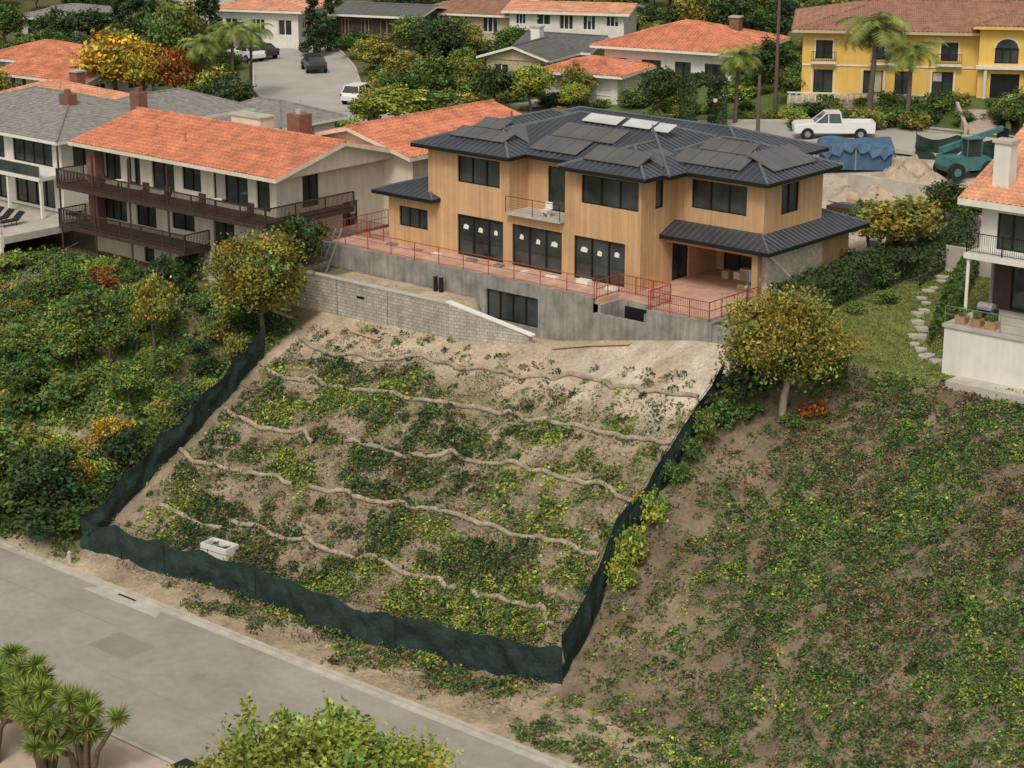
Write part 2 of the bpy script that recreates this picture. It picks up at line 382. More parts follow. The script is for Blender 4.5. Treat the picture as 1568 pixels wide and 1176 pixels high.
def quadmesh(name,V,F,mats,MI=None,COL=None,smooth=False):
    V=np.asarray(V,dtype=np.float32); F=np.asarray(F,dtype=np.int32)
    me=bpy.data.meshes.new(name); me.vertices.add(len(V)); me.vertices.foreach_set('co',V.ravel())
    me.loops.add(F.size); me.loops.foreach_set('vertex_index',F.ravel()); me.polygons.add(len(F)); me.polygons.foreach_set('loop_start',np.arange(len(F),dtype=np.int32)*4)
    for m in mats: me.materials.append(m)
    if MI is not None: me.polygons.foreach_set('material_index',np.asarray(MI,dtype=np.int32))
    if smooth: me.polygons.foreach_set('use_smooth',np.ones(len(F),dtype=bool))
    me.update(calc_edges=True)
    if COL is not None:
        at=me.color_attributes.new('Col','FLOAT_COLOR','POINT'); c=np.ones((len(V),4),dtype=np.float32); c[:,:3]=COL; at.data.foreach_set('color',c.ravel())
    me.validate(); return me
ny,nx_=XX.shape; idx=np.arange(ny*nx_).reshape(ny,nx_)
Fq=np.stack([idx[:-1,:-1],idx[:-1,1:],idx[1:,1:],idx[1:,:-1]],-1).reshape(-1,4)
me=quadmesh('terrain',np.stack([wx,wy,ZZ],-1).reshape(-1,3),Fq,[M['terrain']],COL=col.reshape(-1,3),smooth=True)
scene.collection.objects.link(bpy.data.objects.new('terrain',me))
# ------------------------------------------------------------------ road
mb=MB(); 
mb.poly('asphalt','asphalt',[(-250,-35,-13),(250,-35,-13),(250,-24.55,-13),(-250,-24.55,-13)])
def sheet(part,m,x0,x1,y0,y1,dz): mb.poly(part,m,[(x0,y0,-13+dz),(x1,y0,-13+dz),(x1,y1,-13+dz),(x0,y1,-13+dz)])
sheet('gutter','conc',-250,250,-24.6,-24.2,.006)
for x in np.arange(-250,250,3.0): mb.box('kerb','conc',x+.006,x+2.994,-24.22,-24.02,-13.1,-12.86)
sheet('utility_patch','asphalt2',-15,-12.2,-29.6,-27.6,.005); sheet('utility_patch','asphalt2',-30,-16,-27.3,-27.24,.005); sheet('utility_patch','asphalt2',-12,8,-31.1,-31.05,.005)
mb.poly('driveway_apron','conc',[(-21.0,-25.3,-12.992),(-15.0,-25.3,-12.992),(-15.5,-24.6,-12.992),(-20.5,-24.6,-12.992)])
mb.box('storm_inlet','black',-18.9,-17.5,-24.64,-24.5,-12.989,-12.98)
for x in np.arange(-250,250,3.0): mb.box('far_kerb','conc',x+.006,x+2.994,-35.2,-35.0,-13.2,-12.86)
for k in range(14):
    x=-44+k*4.2; y0=-26.5-(k*37%8); pts=[(x+j*.5,y0+math.sin(j*1.7+k)*.25+j*.1*((k%3)-1)) for j in range(8)]
    for a,b in zip(pts,pts[1:]): mb.poly('sealed_cracks','asphalt2',[(a[0],a[1],-12.994),(b[0],b[1],-12.994),(b[0],b[1]+.03,-12.994),(a[0],a[1]+.03,-12.994)])
for (x,y) in ((-8,-28.5),(-26,-30)):
    mb.poly('manhole_cover','asphalt2',[(x+.35*math.cos(a),y+.35*math.sin(a),-12.99) for a in np.linspace(0,6.283,17)[:-1]])
mb.emit('road',O3,ANG)
def ribbon(name,pts,w,m,dz=.1,kerb=True):
    mb=MB(); P=[Vector(p) for p in pts]
    R=[]
    for i in range(len(P)-1):
        a=P[max(i-1,0)];b=P[i];c=P[i+1];d=P[min(i+2,len(P)-1)]
        for t in np.linspace(0,1,9)[:-1]:
            R.append(.5*((2*b)+(c-a)*t+(2*a-5*b+4*c-d)*t*t+(3*b-a-3*c+d)*t**3))
    R.append(P[-1]); prev=None
    for i,p in enumerate(R):
        d=(R[min(i+1,len(R)-1)]-R[max(i-1,0)]).normalized(); n=Vector((-d.y,d.x))
        z=float(height(p.x,p.y))+dz
        cur=[p-n*w/2,p+n*w/2,p-n*(w/2+.25),p+n*(w/2+.25)]
        cur=[(q.x,q.y) for q in cur]+[z]
        if prev:
            z0,z1=prev[4],cur[4]
            mb.poly('surface',m,[(*prev[0],z0),(*cur[0],z1),(*cur[1],z1),(*prev[1],z0)])
            if kerb:
                for a,b in ((0,2),(1,3)):
                    mb.hexa('kerb','conc',[(*prev[a],z0-.2),(*cur[a],z1-.2),(*cur[b],z1-.2),(*prev[b],z0-.2),(*prev[a],z0+.13),(*cur[a],z1+.13),(*cur[b],z1+.13),(*prev[b],z0+.13)])
        prev=cur
    mb.emit(name,O3,ANG); return [(q.x,q.y,w) for q in R]
streets=ribbon('street',[(-150,84),(-120,74),(-100,63),(-85,52),(-70,39.5),(-55,35),(-38,39),(-18,44),(10,46),(40,46)],9.5,'street')
ribbon('driveway',[(-60,39),(-55.5,44),(-52,50)],4.0,'conc',.12,False)
# ------------------------------------------------------------------ main house
mb=MB()
W='wood'
Zf=3.2
wall(mb,(-22.5,3.2),(1,0),16.2,0,Zf,[(2.35,6.0,.04,2.55,3),(6.7,10.5,.04,2.55,3),(11.4,15.1,.04,2.55,3)],W,sticker=True)
wall(mb,(-22.5,3.2),(1,0),6.5,Zf,6.5,[(2.4,5.75,4.5,6.1,3)],W)
wall(mb,(-11.8,3.2),(1,0),5.5,Zf,6.5,[(1.2,5.4-.1,4.5,6.15,3)],W)
wall(mb,(-16,4.8),(1,0),4.2,Zf,6.5,[(1.6,4.0,3.3,5.95,2)],W)
mb.poly('walls',W,[(-16,3.2,Zf),(-16,4.8,Zf),(-16,4.8,6.5),(-16,3.2,6.5)]); mb.poly('walls',W,[(-11.8,3.2,Zf),(-11.8,4.8,Zf),(-11.8,4.8,6.5),(-11.8,3.2,6.5)])
mb.box('balcony_floor','conc',-15.99,-11.81,2.75,4.79,3.16,3.28)
mb.tube('balcony_railing','black',(-15.95,2.8,4.25),(-11.85,2.8,4.25),.02,n=4)
for x in (-15.95,-13.9,-11.85): mb.tube('balcony_railing','black',(x,2.8,3.2),(x,2.8,4.25),.02,n=4)
for zz in (3.45,3.6,3.75,3.9,4.05): mb.tube('balcony_railing','black',(-15.95,2.8,zz),(-11.85,2.8,zz),.006,n=3)
mb.box('balcony_chair','white',-13.6,-13.1,3.2,3.6,3.55,3.7); mb.box('balcony_chair','white',-13.6,-13.1,3.62,3.72,3.7,4.1)
for a in (-13.55,-13.15): mb.box('balcony_chair','white',a-.03,a+.03,3.3,3.5,3.28,3.55)
wall(mb,(-6.3,3.2),(0,1),3.2,Zf,6.5,[(1.3,2.1,4.5,6.1)],W)
wall(mb,(-6.3,3.2),(0,1),7.4,0,Zf,[(3.0,4.6,.04,2.5,2)],W)
wall(mb,(-25.9,3.2),(1,0),3.4,0,3.1,[(.9,3.3,1.15,2.4,3)],W)
mb.poly('walls',W,[(-25.9,3.2,0),(-25.9,12,0),(-25.9,12,3.1),(-25.9,3.2,3.1)])
mb.poly('walls',W,[(-22.5,3.2,0),(-22.5,14,0),(-22.5,14,6.5),(-22.5,3.2,6.5)])
mb.poly('walls',W,[(-25.9,12,0),(-22.5,12,0),(-22.5,12,3.1),(-25.9,12,3.1)])
wall(mb,(-6.3,6.4),(1,0),6.0,Zf,6.5,[(1.1,4.85,4.45,6.1,3)],W)
wall(mb,(-.3,6.4),(0,1),5.9,Zf,6.5,[(1.7,3.5,4.4,6.1,2)],W)
mb.poly('walls',W,[(-.3,12.3,0),(-6,12.3,0),(-6,12.3,6.5),(-.3,12.3,6.5)])
wall(mb,(-4,12.3),(0,1),4.4,0,6.5,[(1.0,2.6,4.4,6.0,2)],W)
mb.poly('walls',W,[(-4,16.7,0),(-22.5,16.7,0),(-22.5,16.7,6.5),(-4,16.7,6.5)])
mb.poly('walls',W,[(-22.5,14,0),(-22.5,16.7,0),(-22.5,16.7,6.5),(-22.5,14,6.5)])
wall(mb,(-6.3,10.6),(1,0),6.3,0,3.0,[(.5,3.6,.04,2.5,3),(4.0,5.8,.04,2.5,2)],W)
mb.box('porch_column','wood2',-.35,.05,5.45,5.85,0,2.72)
mb.box('porch_beam','wood2',-6.29,.05,5.46,5.84,2.5,2.76)
mb.box('porch_beam','wood2',-.34,.04,5.85,6.3,2.5,2.76)
mb.poly('porch_ceiling','wood2',[(-6.29,5.0,2.765),(.9,5.0,2.765),(.9,10.6,2.765),(-6.29,10.6,2.765)])
mb.box('stone_wall','stone',-.3,.1,6.3,11.9,-.3,2.77)
mb.box('side_wall',W,-5,.06,11.9,14.8,-.3,2.77)
mb.tube('leaning_pipe','white',(.4,6.0,2.65),(.75,9.4,-.2),.07)
mb.tube('tarp_roll','tarp',(-.5,5.35,.1),(-.5,5.35,1.7),.06)
RB=(.42,.02,.04)
roof(mb,-14,1.1,4.9,15.3,3.0,.42,rib=RB)
roof(mb,-26.6,-21.5,2.4,9,3.3,.3,rib=RB)
roof(mb,-23.2,-15.4,2.4,15.0,6.6,.34,rib=RB,caps=.08)
roof(mb,-11.7,-5.5,2.4,12.5,6.597,.36,rib=RB,caps=.08)
roof(mb,-21,-5.0,4.0,14.6,6.594,.34,rib=RB,caps=.08)
roof(mb,-9,.4,5.6,13.2,6.603,.38,rib=RB,caps=.08)
roof(mb,-23.1,-3.2,9.0,17.5,6.606,.3,rib=RB,caps=.08)
def panels(x0,nx,pw,ya,ny,pl,yo,ze,sl,m='solar',part='solar_panels'):
    for i in range(nx):
        for j in range(ny):
            a=x0+i*(pw+.035); b=a+pw; c=ya+j*(pl+.035); d=c+pl
            f=lambda Y:ze+sl*(Y-yo)
            mb.hexa(part,m,[(a,c,f(c)+.1),(b,c,f(b)*0+f(c)+.1),(b,d,f(d)+.1),(a,d,f(d)+.1),(a,c,f(c)+.14),(b,c,f(c)+.14),(b,d,f(d)+.14),(a,d,f(d)+.14)])
def panels_x(x0,x1,ya,n,pl,xe,ze,sl,sg):
    for i in range(n):
        c=ya+i*(pl+.035); d=c+pl; f=lambda X:ze+sl*sg*(X-xe)
        mb.hexa('solar_panels','solar',[(x0,c,f(x0)+.1),(x1,c,f(x1)+.1),(x1,d,f(x1)+.1),(x0,d,f(x0)+.1),(x0,c,f(x0)+.14),(x1,c,f(x1)+.14),(x1,d,f(x1)+.14),(x0,d,f(x0)+.14)])
panels(-21.2,4,1.05,3.7,1,1.2,2.4,6.6,.34)
panels(-20.4,2,1.05,5.0,1,1.2,2.4,6.6,.34)
panels_x(-18.3,-16.0,5.2,3,1.1,-15.4,6.6,.34,-1)
panels(-15.6,3,1.15,4.5,1,1.6,4.0,6.594,.34)
panels(-15.4,4,1.15,6.2,1,1.6,4.0,6.594,.34)
panels(-10.6,3,1.3,3.3,1,1.5,2.4,6.597,.36)
panels_x(-7.7,-6.0,4.7,2,1.1,-5.5,6.597,.36,-1)
panels(-6.6,4,1.15,6.3,1,1.4,5.6,6.603,.38)
panels(-5.8,3,1.1,7.8,1,1.2,5.6,6.603,.38)
panels_x(-2.2,-.3,7.3,4,1.05,.4,6.603,.38,-1)
for (a,c,w,l) in ((-14.6,8.15,2.6,.9),(-11.6,8.2,2.0,.85),(-9.4,8.1,1.2,.9)):
    panels(a,1,w,c,1,l,4.0,6.594,.35,'membrane','roof_membrane')
for x,y in ((-18.6,6.4),(-9.2,8.0),(-3.0,8.9)): mb.tube('vent_stack','rib',(x,y,7.3),(x,y,8.5),.06)
mb.emit('modern_house',O3,ANG); reg(O3,ANG,-28,2,-3,18,.5)
mb=MB()
mb.box('deck','floor',-28.8,-7.0,.3,14,-.3,0.0); mb.box('deck','floor',-3.6,.3,.3,6.3,-.3,0.0); mb.box('deck','floor',-7.0,-3.6,2.2,10.6,-.3,0.001)
mb.box('deck','floor',-3.6,-.3,6.3,10.6,-.3,.002)
for x in (-24,-20.6,-17.2,-13.8,-10.4): mb.box('deck_joint','conc',x,x+.03,.3,3.2,0.0,.006)
mb.box('light_well','shot',-7.0,-6.8,.3,2.2,-3,-.301); mb.box('light_well','shot',-3.8,-3.6,.3,2.2,-3,-.301); mb.box('light_well','shot',-6.8,-3.8,2.0,2.2,-3,-.301)
mb.box('light_well_floor','conc',-6.8,-3.8,.3,2.0,-3,-2.6)
mb.box('well_opening','black',-6.4,-4.2,1.96,1.998,-2.5,-.6)
wall(mb,(-29,0),(1,0),21.9,-3.9,.12,[(14.0,17.9,-2.35,-.62,4)],'shot',part='retaining_wall')
mb.poly('retaining_wall','shot',[(-29,0,.12),(-7.1,0,.12),(-7.1,.298,.12),(-29,.298,.12)])
mb.poly('retaining_wall','shot',[(-29,0,-3.9),(-29,8,-3.9),(-29,8,.12),(-29,0,.12)])
mb.box('retaining_wall','shot',-7.1,-3.4,0,.28,-3.6,-.75)
mb.box('retaining_wall','shot',-3.4,.9,0,.29,-3.6,.05)
mb.box('retaining_wall','shot',.31,.9,.29,6.2,-3.6,.05)
mb.box('retaining_wall','shot',.9,2.4,.1,.5,-3.6,-.1)
mb.emit('concrete_terrace',O3,ANG)
mb=MB()
mb.box('blocks','cmu',-28.2,-15.2,-3.0,-2.7,-4.9,-1.05)
mb.box('blocks','cmu',-28.2,-27.9,-2.7,-.01,-4.9,-1.05)
mb.box('cap','conc',-28.25,-15.2,-3.05,-2.65,-1.05,-.97)
mb.hexa('wing_wall','cmu',[(-15.2,-3,-5),(-10.4,-1.6,-5),(-10.4,-1.3,-5),(-15.2,-2.7,-5),(-15.2,-3,-1.05),(-10.4,-1.6,-2.35),(-10.4,-1.3,-2.35),(-15.2,-2.7,-1.05)])
mb.hexa('wing_cap','white',[(-15.4,-3.06,-.98),(-10.2,-1.62,-2.35),(-10.2,-1.26,-2.35),(-15.4,-2.64,-.98),(-15.4,-3.06,-.88),(-10.2,-1.62,-2.25),(-10.2,-1.26,-2.25),(-15.4,-2.64,-.88)])
for x in (-24.3,-20.1): mb.box('wall_joint','black',x,x+.03,-3.012,-3.002,-4,-1.06)
mb.box('vent','black',-22.6,-22.0,-3.02,-3.0,-1.9,-1.75)
mb.emit('block_retaining_wall',O3,ANG)
mb=MB()
railing(mb,'rail','red',(-28.7,.2),(-7.2,.2),.12,1.05,None,2.0,rail=.026,mid=True)
railing(mb,'rail','red',(-28.7,.2),(-28.7,6),.12,1.05,.3,2.0,rail=.026,mid=True)
railing(mb,'rail','red',(-7.1,.3),(-7.1,2.3),0,1.05,.25,1.0,rail=.03,mid=True)
railing(mb,'rail','red',(-7.1,2.3),(-3.5,2.3),0,1.05,.18,1.2,rail=.03,mid=True)
railing(mb,'rail','red',(-3.5,2.3),(-3.5,.3),0,1.05,.14,1.0,rail=.03,mid=True)
railing(mb,'rail','red',(-3.3,.2),(.6,.2),.05,1.05,.14,1.2,rail=.03,mid=True)
railing(mb,'rail','red',(.6,.2),(.6,4.8),.05,1.05,.5,1.2,rail=.03,mid=True)
railing(mb,'rail','red',(-28.6,3.0),(-26.2,3.0),0,1.05,.12,1.2,rail=.03)
mb.emit('red_guard_rail',O3,ANG)
mb=MB()
for s in (-.25,.25): mb.tube('stiles','steel',(-27.0+s,-1.5,-1.3),(-27.0+s,-.05,1.2),.05,n=4)
for k in range(8): f=k/8+.05; mb.tube('rungs','steel',(-27.25,-1.5+1.45*f,-1.3+2.5*f),(-26.75,-1.5+1.45*f,-1.3+2.5*f),.035,n=4)
mb.emit('ladder',O3,ANG)
mb=MB()
for s in (0,.45): mb.tube('pipe','black',(-18.6+s,-.45,-1.3),(-18.6+s,-.45,-.35),.13,n=12); mb.tube('collar','steel',(-18.6+s,-.45,-.38),(-18.6+s,-.45,-.3),.15,n=12)
mb.emit('drain_pipes',O3,ANG)
mb=MB()
for x,y,a in ((-30.3,-3.9,.1),(-29.6,-4.3,-.1),(-9.0,-1.3,.3),(-6.5,-1.0,.1),(-22,-4.3,-.2)):
    z=float(height(x,y)); z2=float(height(x+2.6,y+a)); mb.hexa('board','plywood',[(x,y,z+.1),(x+2.6,y+a,z2+.12),(x+2.6,y+a+.3,z2+.14),(x,y+.3,z+.1),(x,y,z+.15),(x+2.6,y+a,z2+.17),(x+2.6,y+a+.3,z2+.19),(x,y+.3,z+.15)])
mb.emit('timber_boards',O3,ANG)
mb=MB()
for k in range(6):
    x=-4.8+k*.6+random.random()*.2; y=8.4+random.random(); mb.box('crate','white' if k%2 else 'plywood',x,x+.45,y,y+.5,.003,.3+random.random()*.5)
mb.box('plywood_stack','plywood',-2.6,-1.2,7.4,8.2,.003,.25)
for k in range(9):
    x=-26+k*2.2+random.random(); mb.box('offcuts',random.choice(['plywood','white','steel']),x,x+random.uniform(.3,.9),2.3,2.3+random.uniform(.15,.5),.003,.06+random.random()*.25)
mb.emit('building_materials',O3,ANG)
# ------------------------------------------------------------------ left neighbour
mb=MB()
wall(mb,(-48.2,-2.2),(1,0),18.0,1.9,4.4,[(.6,3.0,2.0,4.0,3),(3.8,5.0,2.0,4.0,2),(6.2,8.4,2.0,4.0,2),(9.2,11.0,2.4,4.0,2),(12.2,15.4,2.0,4.0,3),(16.2,17.4,2.0,4.0,1)],'cream')
wall(mb,(-48.2,-2.2),(1,0),18.0,-4.2,1.9,[(1,3.4,-.6,1.5,3),(4.4,6.4,-.6,1.5,2),(8.0,10.2,-.3,1.3,2),(12,14,-1.0,1.2,2),(5,6,-3,-1.4),(13,14.6,-3.4,-1.7,2)],'cream')
wall(mb,(-30.2,-2.2),(0,1),10.5,-4.2,4.4,[(2.2,3.6,2.0,4.0,2),(5.6,7.0,.2,1.8,2)],'cream')
wall(mb,(-48.2,8.3),(0,-1),10.5,-4.2,4.4,[(2,5,2,4,3)],'cream')
roof(mb,-49,-28.8,-3.5,8.4,4.5,.25,'gable_x',TILE,'tile','cream',th=.25,gm='cream',caps=.12)
roof(mb,-38.5,-27.2,6.5,21,4.6,.24,'gable_y',TILE,'tile','cream',th=.25,gm='cream',caps=.12)
wall(mb,(-38,7.2),(1,0),10.4,-.5,4.5,[(8.2,9.8,.0,2.1,1,1,'brown')],'cream')
wall(mb,(-27.8,7.2),(0,1),13,-.5,4.5,[(2,4,1.5,3.2,2),(7,9,1.5,3.2,2)],'cream')
for (x0,x1,z,yy) in ((-49.3,-28.9,1.75,-4.4),(-49.3,-36.5,-.95,-4.4)):
    mb.box('balcony_deck','brown',x0,x1,yy,-2.22,z-.28,z)
    railing(mb,'balcony_railing','brown',(x0,yy+.06),(x1,yy+.06),z,1.0,.11,2.2,bal=.028,rail=.055)
mb.box('balcony_deck','brown',-30.18,-28.9,-2.2,3.2,1.47,1.75)
railing(mb,'balcony_railing','brown',(-28.95,-4.3),(-28.95,3.2),1.75,1.0,.11,2.2,bal=.028,rail=.055)
railing(mb,'balcony_railing','brown',(-49.2,-4.3),(-49.2,-2.2),1.75,1.0,.12,2.2,bal=.024,rail=.05)
railing(mb,'balcony_railing','brown',(-49.2,-4.3),(-49.2,-2.2),-.95,1.0,.12,2.2,bal=.024,rail=.05)
railing(mb,'balcony_railing','brown',(-36.6,-4.3),(-36.6,-2.2),-.95,1.0,.12,2.2,bal=.024,rail=.05)
for x in (-49.1,-45.5,-41.8,-38.0): mb.tube('balcony_post','brown',(x,-4.3,-4.2),(x,-4.3,4.3),.07,n=6)
for x in (-33.6,-29.2): mb.tube('balcony_post','brown',(x,-4.3,-4.2),(x,-4.3,1.6),.07,n=6)
for x in (-46.5,-42,-39.8,-36.5,-32): 
    mb.box('patio_chair','brown',x,x+.6,-3.6,-3.0,1.95,2.1); mb.box('patio_chair','brown',x,x+.6,-3.05,-2.95,2.1,2.6)
for x in (-44,-34.5): mb.tube('patio_table','brown',(x,-3.4,1.75),(x,-3.4,2.45),.05); mb.tube('patio_table','cream',(x,-3.4,2.45),(x,-3.4,2.5),.45,n=14)
mb.box('chimney','brick',-47.9,-47.0,-2.9,-2.22,-1,4.2)
mb.box('chimney','cream',-40.2,-37.4,3.2,4.4,5,6.4); mb.box('chimney_cap','conc',-40.3,-37.3,3.1,4.5,6.4,6.5)
mb.box('chimney','brick',-36.8,-35.6,5.0,6.1,5,6.6); mb.tube('chimney_pot','conc',(-36.2,5.5,6.6),(-36.2,5.5,6.9),.2,n=10)
for x,y in ((-44,0),(-33,1.5),(-40,-1)): mb.tube('roof_vent','tile',(x,y,5.2),(x,y,5.75),.09)
mb.emit('terracotta_roof_house',O3,ANG); reg(O3,ANG,-50,-27,-5,21)
mb=MB()
wall(mb,(-68,-1.5),(1,0),15.5,-1.2,3.9,[(1,4.5,-1.0,1.1,4),(5,9,-1.0,1.1,4),(10,14.5,-1.0,1.1,4),(1,4.5,1.9,3.5,4),(5.5,9,1.9,3.5,4),(10,14.5,1.9,3.5,4)],'whites',fm='black')
wall(mb,(-52.5,-1.5),(0,1),11,-1.2,3.9,[(1,4,1.9,3.5,3),(5,7,1.9,3.5,2)],'whites',fm='black')
roof(mb,-69,-51.6,-2.5,10.5,4.0,.30,'hip',(.6,.02,.02),'shingle','white',caps=.08)
roof(mb,-60,-52,4,16,4.1,.36,'hip',(.6,.02,.02),'shingle','white',caps=.08)
mb.box('upper_terrace','whites',-69,-52.3,-3.6,-1.52,1.35,1.6)
mb.box('glass_balustrade','glass',-69,-52.3,-3.57,-3.55,1.65,2.4)
railing(mb,'terrace_rail','white',(-69,-3.5),(-52.3,-3.5),1.6,.9,None,2.0,bal=.015,rail=.03)
for x in (-68.8,-64.5,-60.3,-56.2,-52.5): mb.box('terrace_post','whites',x,x+.18,-3.5,-3.3,-1.2,1.35)
for x,y in ((-57.3,2.2),(-54.2,6.0)):
    mb.box('chimney','brick',x,x+1,y,y+.8,4.6,6.2); mb.tube('chimney_pot','brick',(x+.5,y+.4,6.2),(x+.5,y+.4,6.5),.22,n=8)
mb.emit('grey_shingle_house',O3,ANG); reg(O3,ANG,-70,-51,-9,16)
mb=MB()
mb.box('paving','conc',-78,-49.6,-8.6,-1.55,-1.7,-1.22); mb.box('border','whites',-78,-49.6,-8.9,-8.61,-1.9,-1.12)
mb.box('retaining_wall','whites',-78,-49.6,-8.89,-8.7,-4.5,-1.9)
railing(mb,'glass_rail','steel',(-78,-8.7),(-49.7,-8.7),-1.12,.9,None,2,rail=.02)
mb.emit('patio',O3,ANG)
for k in range(4):
    mb=MB(); x=-56.0+k*1.15; y=-7.0
    mb.box('seat','black',x,x+.65,y,y+1.2,-.92,-.84); mb.hexa('backrest','black',[(x,y+1.2,-.92),(x+.65,y+1.2,-.92),(x+.65,y+1.8,-.45),(x,y+1.8,-.45),(x,y+1.2,-.84),(x+.65,y+1.2,-.84),(x+.65,y+1.8,-.37),(x,y+1.8,-.37)])
    for a in (.05,.6):
        for b in (.1,1.1): mb.tube('leg','black',(x+a,y+b,-1.22),(x+a,y+b,-.9),.03,n=5)
    mb.emit('sun_lounger',O3,ANG)
mb=MB()
pp=[W2L(*sight(a,b)[:2]) for a,b in ((0,475),(45,443),(85,418),(122,398))]
for a,b in zip(pp,pp[1:]):
    za,zb=float(height(*a)),float(height(*b)); 
    for f in (1.2,.6,.1): mb.tube('rail','steel',(a[0],a[1],za+f),(b[0],b[1],zb+f),.025,n=4)
    for t in (0,.5): mb.tube('post','steel',(a[0]+(b[0]-a[0])*t,a[1]+(b[1]-a[1])*t,za+(zb-za)*t-.3),(a[0]+(b[0]-a[0])*t,a[1]+(b[1]-a[1])*t,za+(zb-za)*t+1.25),.03,n=5)
mb.emit('wire_fence',O3,ANG)
# ------------------------------------------------------------------ right neighbour villa
mb=MB()
wall(mb,(12.4,9),(1,0),14,1.1,4.2,[(1.0,4.4,1.2,3.6,3),(6,9,1.2,3.6,3)],'brown')
wall(mb,(12.2,7.6),(1,0),14,4.5,7.15,[(.9,2.6,4.6,6.5,2),(4.2,6.2,4.6,6.5,2),(8,10,4.6,6.5,2)],'whites')
mb.poly('walls','whites',[(12.2,7.6,4.5),(12.2,18,4.5),(12.2,18,7.15),(12.2,7.6,7.15)]); mb.poly('walls','whites',[(12.2,9.01,-1.6),(12.2,18,-1.6),(12.2,18,4.5),(12.2,9.01,4.5)])
roof(mb,11.3,27,6.6,20,7.2,.42,'gable_x',TILE,'tilelite','whites',th=.35,gm='whites',caps=.12)
mb.box('chimney','whites',12.5,13.4,7.9,8.7,7.2,10.0); mb.box('chimney_cap','conc',12.4,13.5,7.8,8.8,10.0,10.15)
mb.box('upper_floor','whites',12.0,26,6.3,9,4.2,4.5)
railing(mb,'balcony_railing','black',(12.1,6.4),(26,6.4),4.5,1.05,.12,2.0,rail=.03,bal=.014)
railing(mb,'balcony_railing','black',(12.1,6.4),(12.1,7.6),4.5,1.05,.12,2.0,rail=.03,bal=.014)
for x in (12.1,16.0,20.0): mb.tube('porch_post','white',(x+.1,6.5,1.1),(x+.1,6.5,4.2),.09,n=8)
mb.box('deck_base','whites',12.1,26,4.6,9,-3.5,.95); mb.box('deck_floor','conc',12.0,26,4.5,9,.95,1.1)
railing(mb,'deck_railing','steel',(12.1,4.6),(26,4.6),1.1,.95,None,1.6,rail=.022,mid=True)
mb.box('lower_step','conc',13.0,26,3.4,4.59,-2.6,-1.5)
mb.emit('white_villa',O3,ANG); reg(O3,ANG,10,27,3,19)
mb=MB()
x,y,z=13.1,5.7,1.1
mb.box('cart','black',x,x+1.1,y,y+.6,z+.15,z+.75)
V,Fc=mb.P('hood','steel'); k=len(V)
for i in range(9):
    a=math.pi*i/8
    for xx in (x+.15,x+.95): V.append((xx,y+.3-.3*math.cos(a),z+.76+.32*math.sin(a)))
for i in range(8): Fc.append((k+2*i,k+2*i+1,k+2*i+3,k+2*i+2))
Fc.append(tuple(k+2*i for i in range(9))); Fc.append(tuple(k+2*i+1 for i in range(9)))
mb.tube('handle','steel',(x+.2,y-.08,z+.95),(x+.9,y-.08,z+.95),.02)
for a in (.1,1.0): mb.tube('wheel','rubber',(x+a,y+.05,z+.09),(x+a,y+.12,z+.09),.09,n=10); mb.box('leg','black',x+a-.03,x+a+.03,y+.05,y+.12,z+.09,z+.2)
mb.emit('barbecue_grill',O3,ANG)
PLANT=[]
for k in range(3):
    mb=MB(); x=12.5+k*.85; y=4.95
    mb.hexa('box','wood2',[(x,y,1.1),(x+.5,y,1.1),(x+.5,y+.45,1.1),(x,y+.45,1.1),(x-.05,y-.05,1.5),(x+.55,y-.05,1.5),(x+.55,y+.5,1.5),(x-.05,y+.5,1.5)]); mb.emit('planter_box',O3,ANG); PLANT.append((x+.25,y+.22,1.4))
# ------------------------------------------------------------------ generic background houses
def bg_house(name,px,py,zb,ang,w,d,h,kind,slope,mr,mw,st=1,nw=3,fm='white',over=.7,opsf=None,ribs=None,chim=None,extra=None,mf='white',wh=1.2):
    x,y,_=sight(px,py,zb); rot=math.radians(ang); mb=MB()
    ops=[]
    if opsf is not None: ops=opsf
    else:
        fh=h/st
        for s_ in range(st):
            for k in range(nw):
                c=w*(k+.5)/nw; ww=min(w/nw*.6,2.4)*random.uniform(.7,1.15); ops.append((c-ww/2,c+ww/2,s_*fh+random.choice([.9,.5]),min(s_*fh+.9+wh,s_*fh+fh-.25),random.choice([2,3])))
    wall(mb,(0,0),(1,0),w,-1,h,ops,mw,fm=fm)
    ops2=[]
    fh=h/st; n2=max(1,int(d/4))
    for s_ in range(st):
        for k in range(n2):
            c=d*(k+.5)/n2; ops2.append((c-.7,c+.7,s_*fh+1.0,s_*fh+min(2.2,fh-.3),2))
    wall(mb,(w,0),(0,1),d,-1,h,ops2,mw,fm=fm); wall(mb,(0,d),(0,-1),d,-1,h,ops2,mw,fm=fm); wall(mb,(w,d),(-1,0),w,-1,h,[],mw)
    roof(mb,-over,w+over,-over,d+over,h+.08,slope,kind,ribs or TILE,mr,mf,gm=mw,caps=.1)
    if chim:
        for (cx,cy,cm) in chim: mb.box('chimney',cm,cx,cx+.9,cy,cy+.9,h,h+2.2); mb.box('chimney_cap','conc',cx-.08,cx+.98,cy-.08,cy+.98,h+2.2,h+2.32)
    if extra: extra(mb)
    mb.emit(name,(x,y,zb),rot); reg((x,y),rot,0,w,0,d,1.2)
SH=(.9,.02,.02)
def garage(mb):
    wall(mb,(-2.6,-6.5),(1,0),6.8,-1,2.3,[(.5,6.2,.02,2.1,4,4,'white')],'whites',fm='white',part='garage_walls')
    wall(mb,(4.2,-6.5),(0,1),6.5,-1,2.3,[],'whites',part='garage_walls')
    roof(mb,-3.5,5.0,-7.4,.5,2.38,.25,'hip',TILE,'tile','white',caps=.1,part='garage_roof')
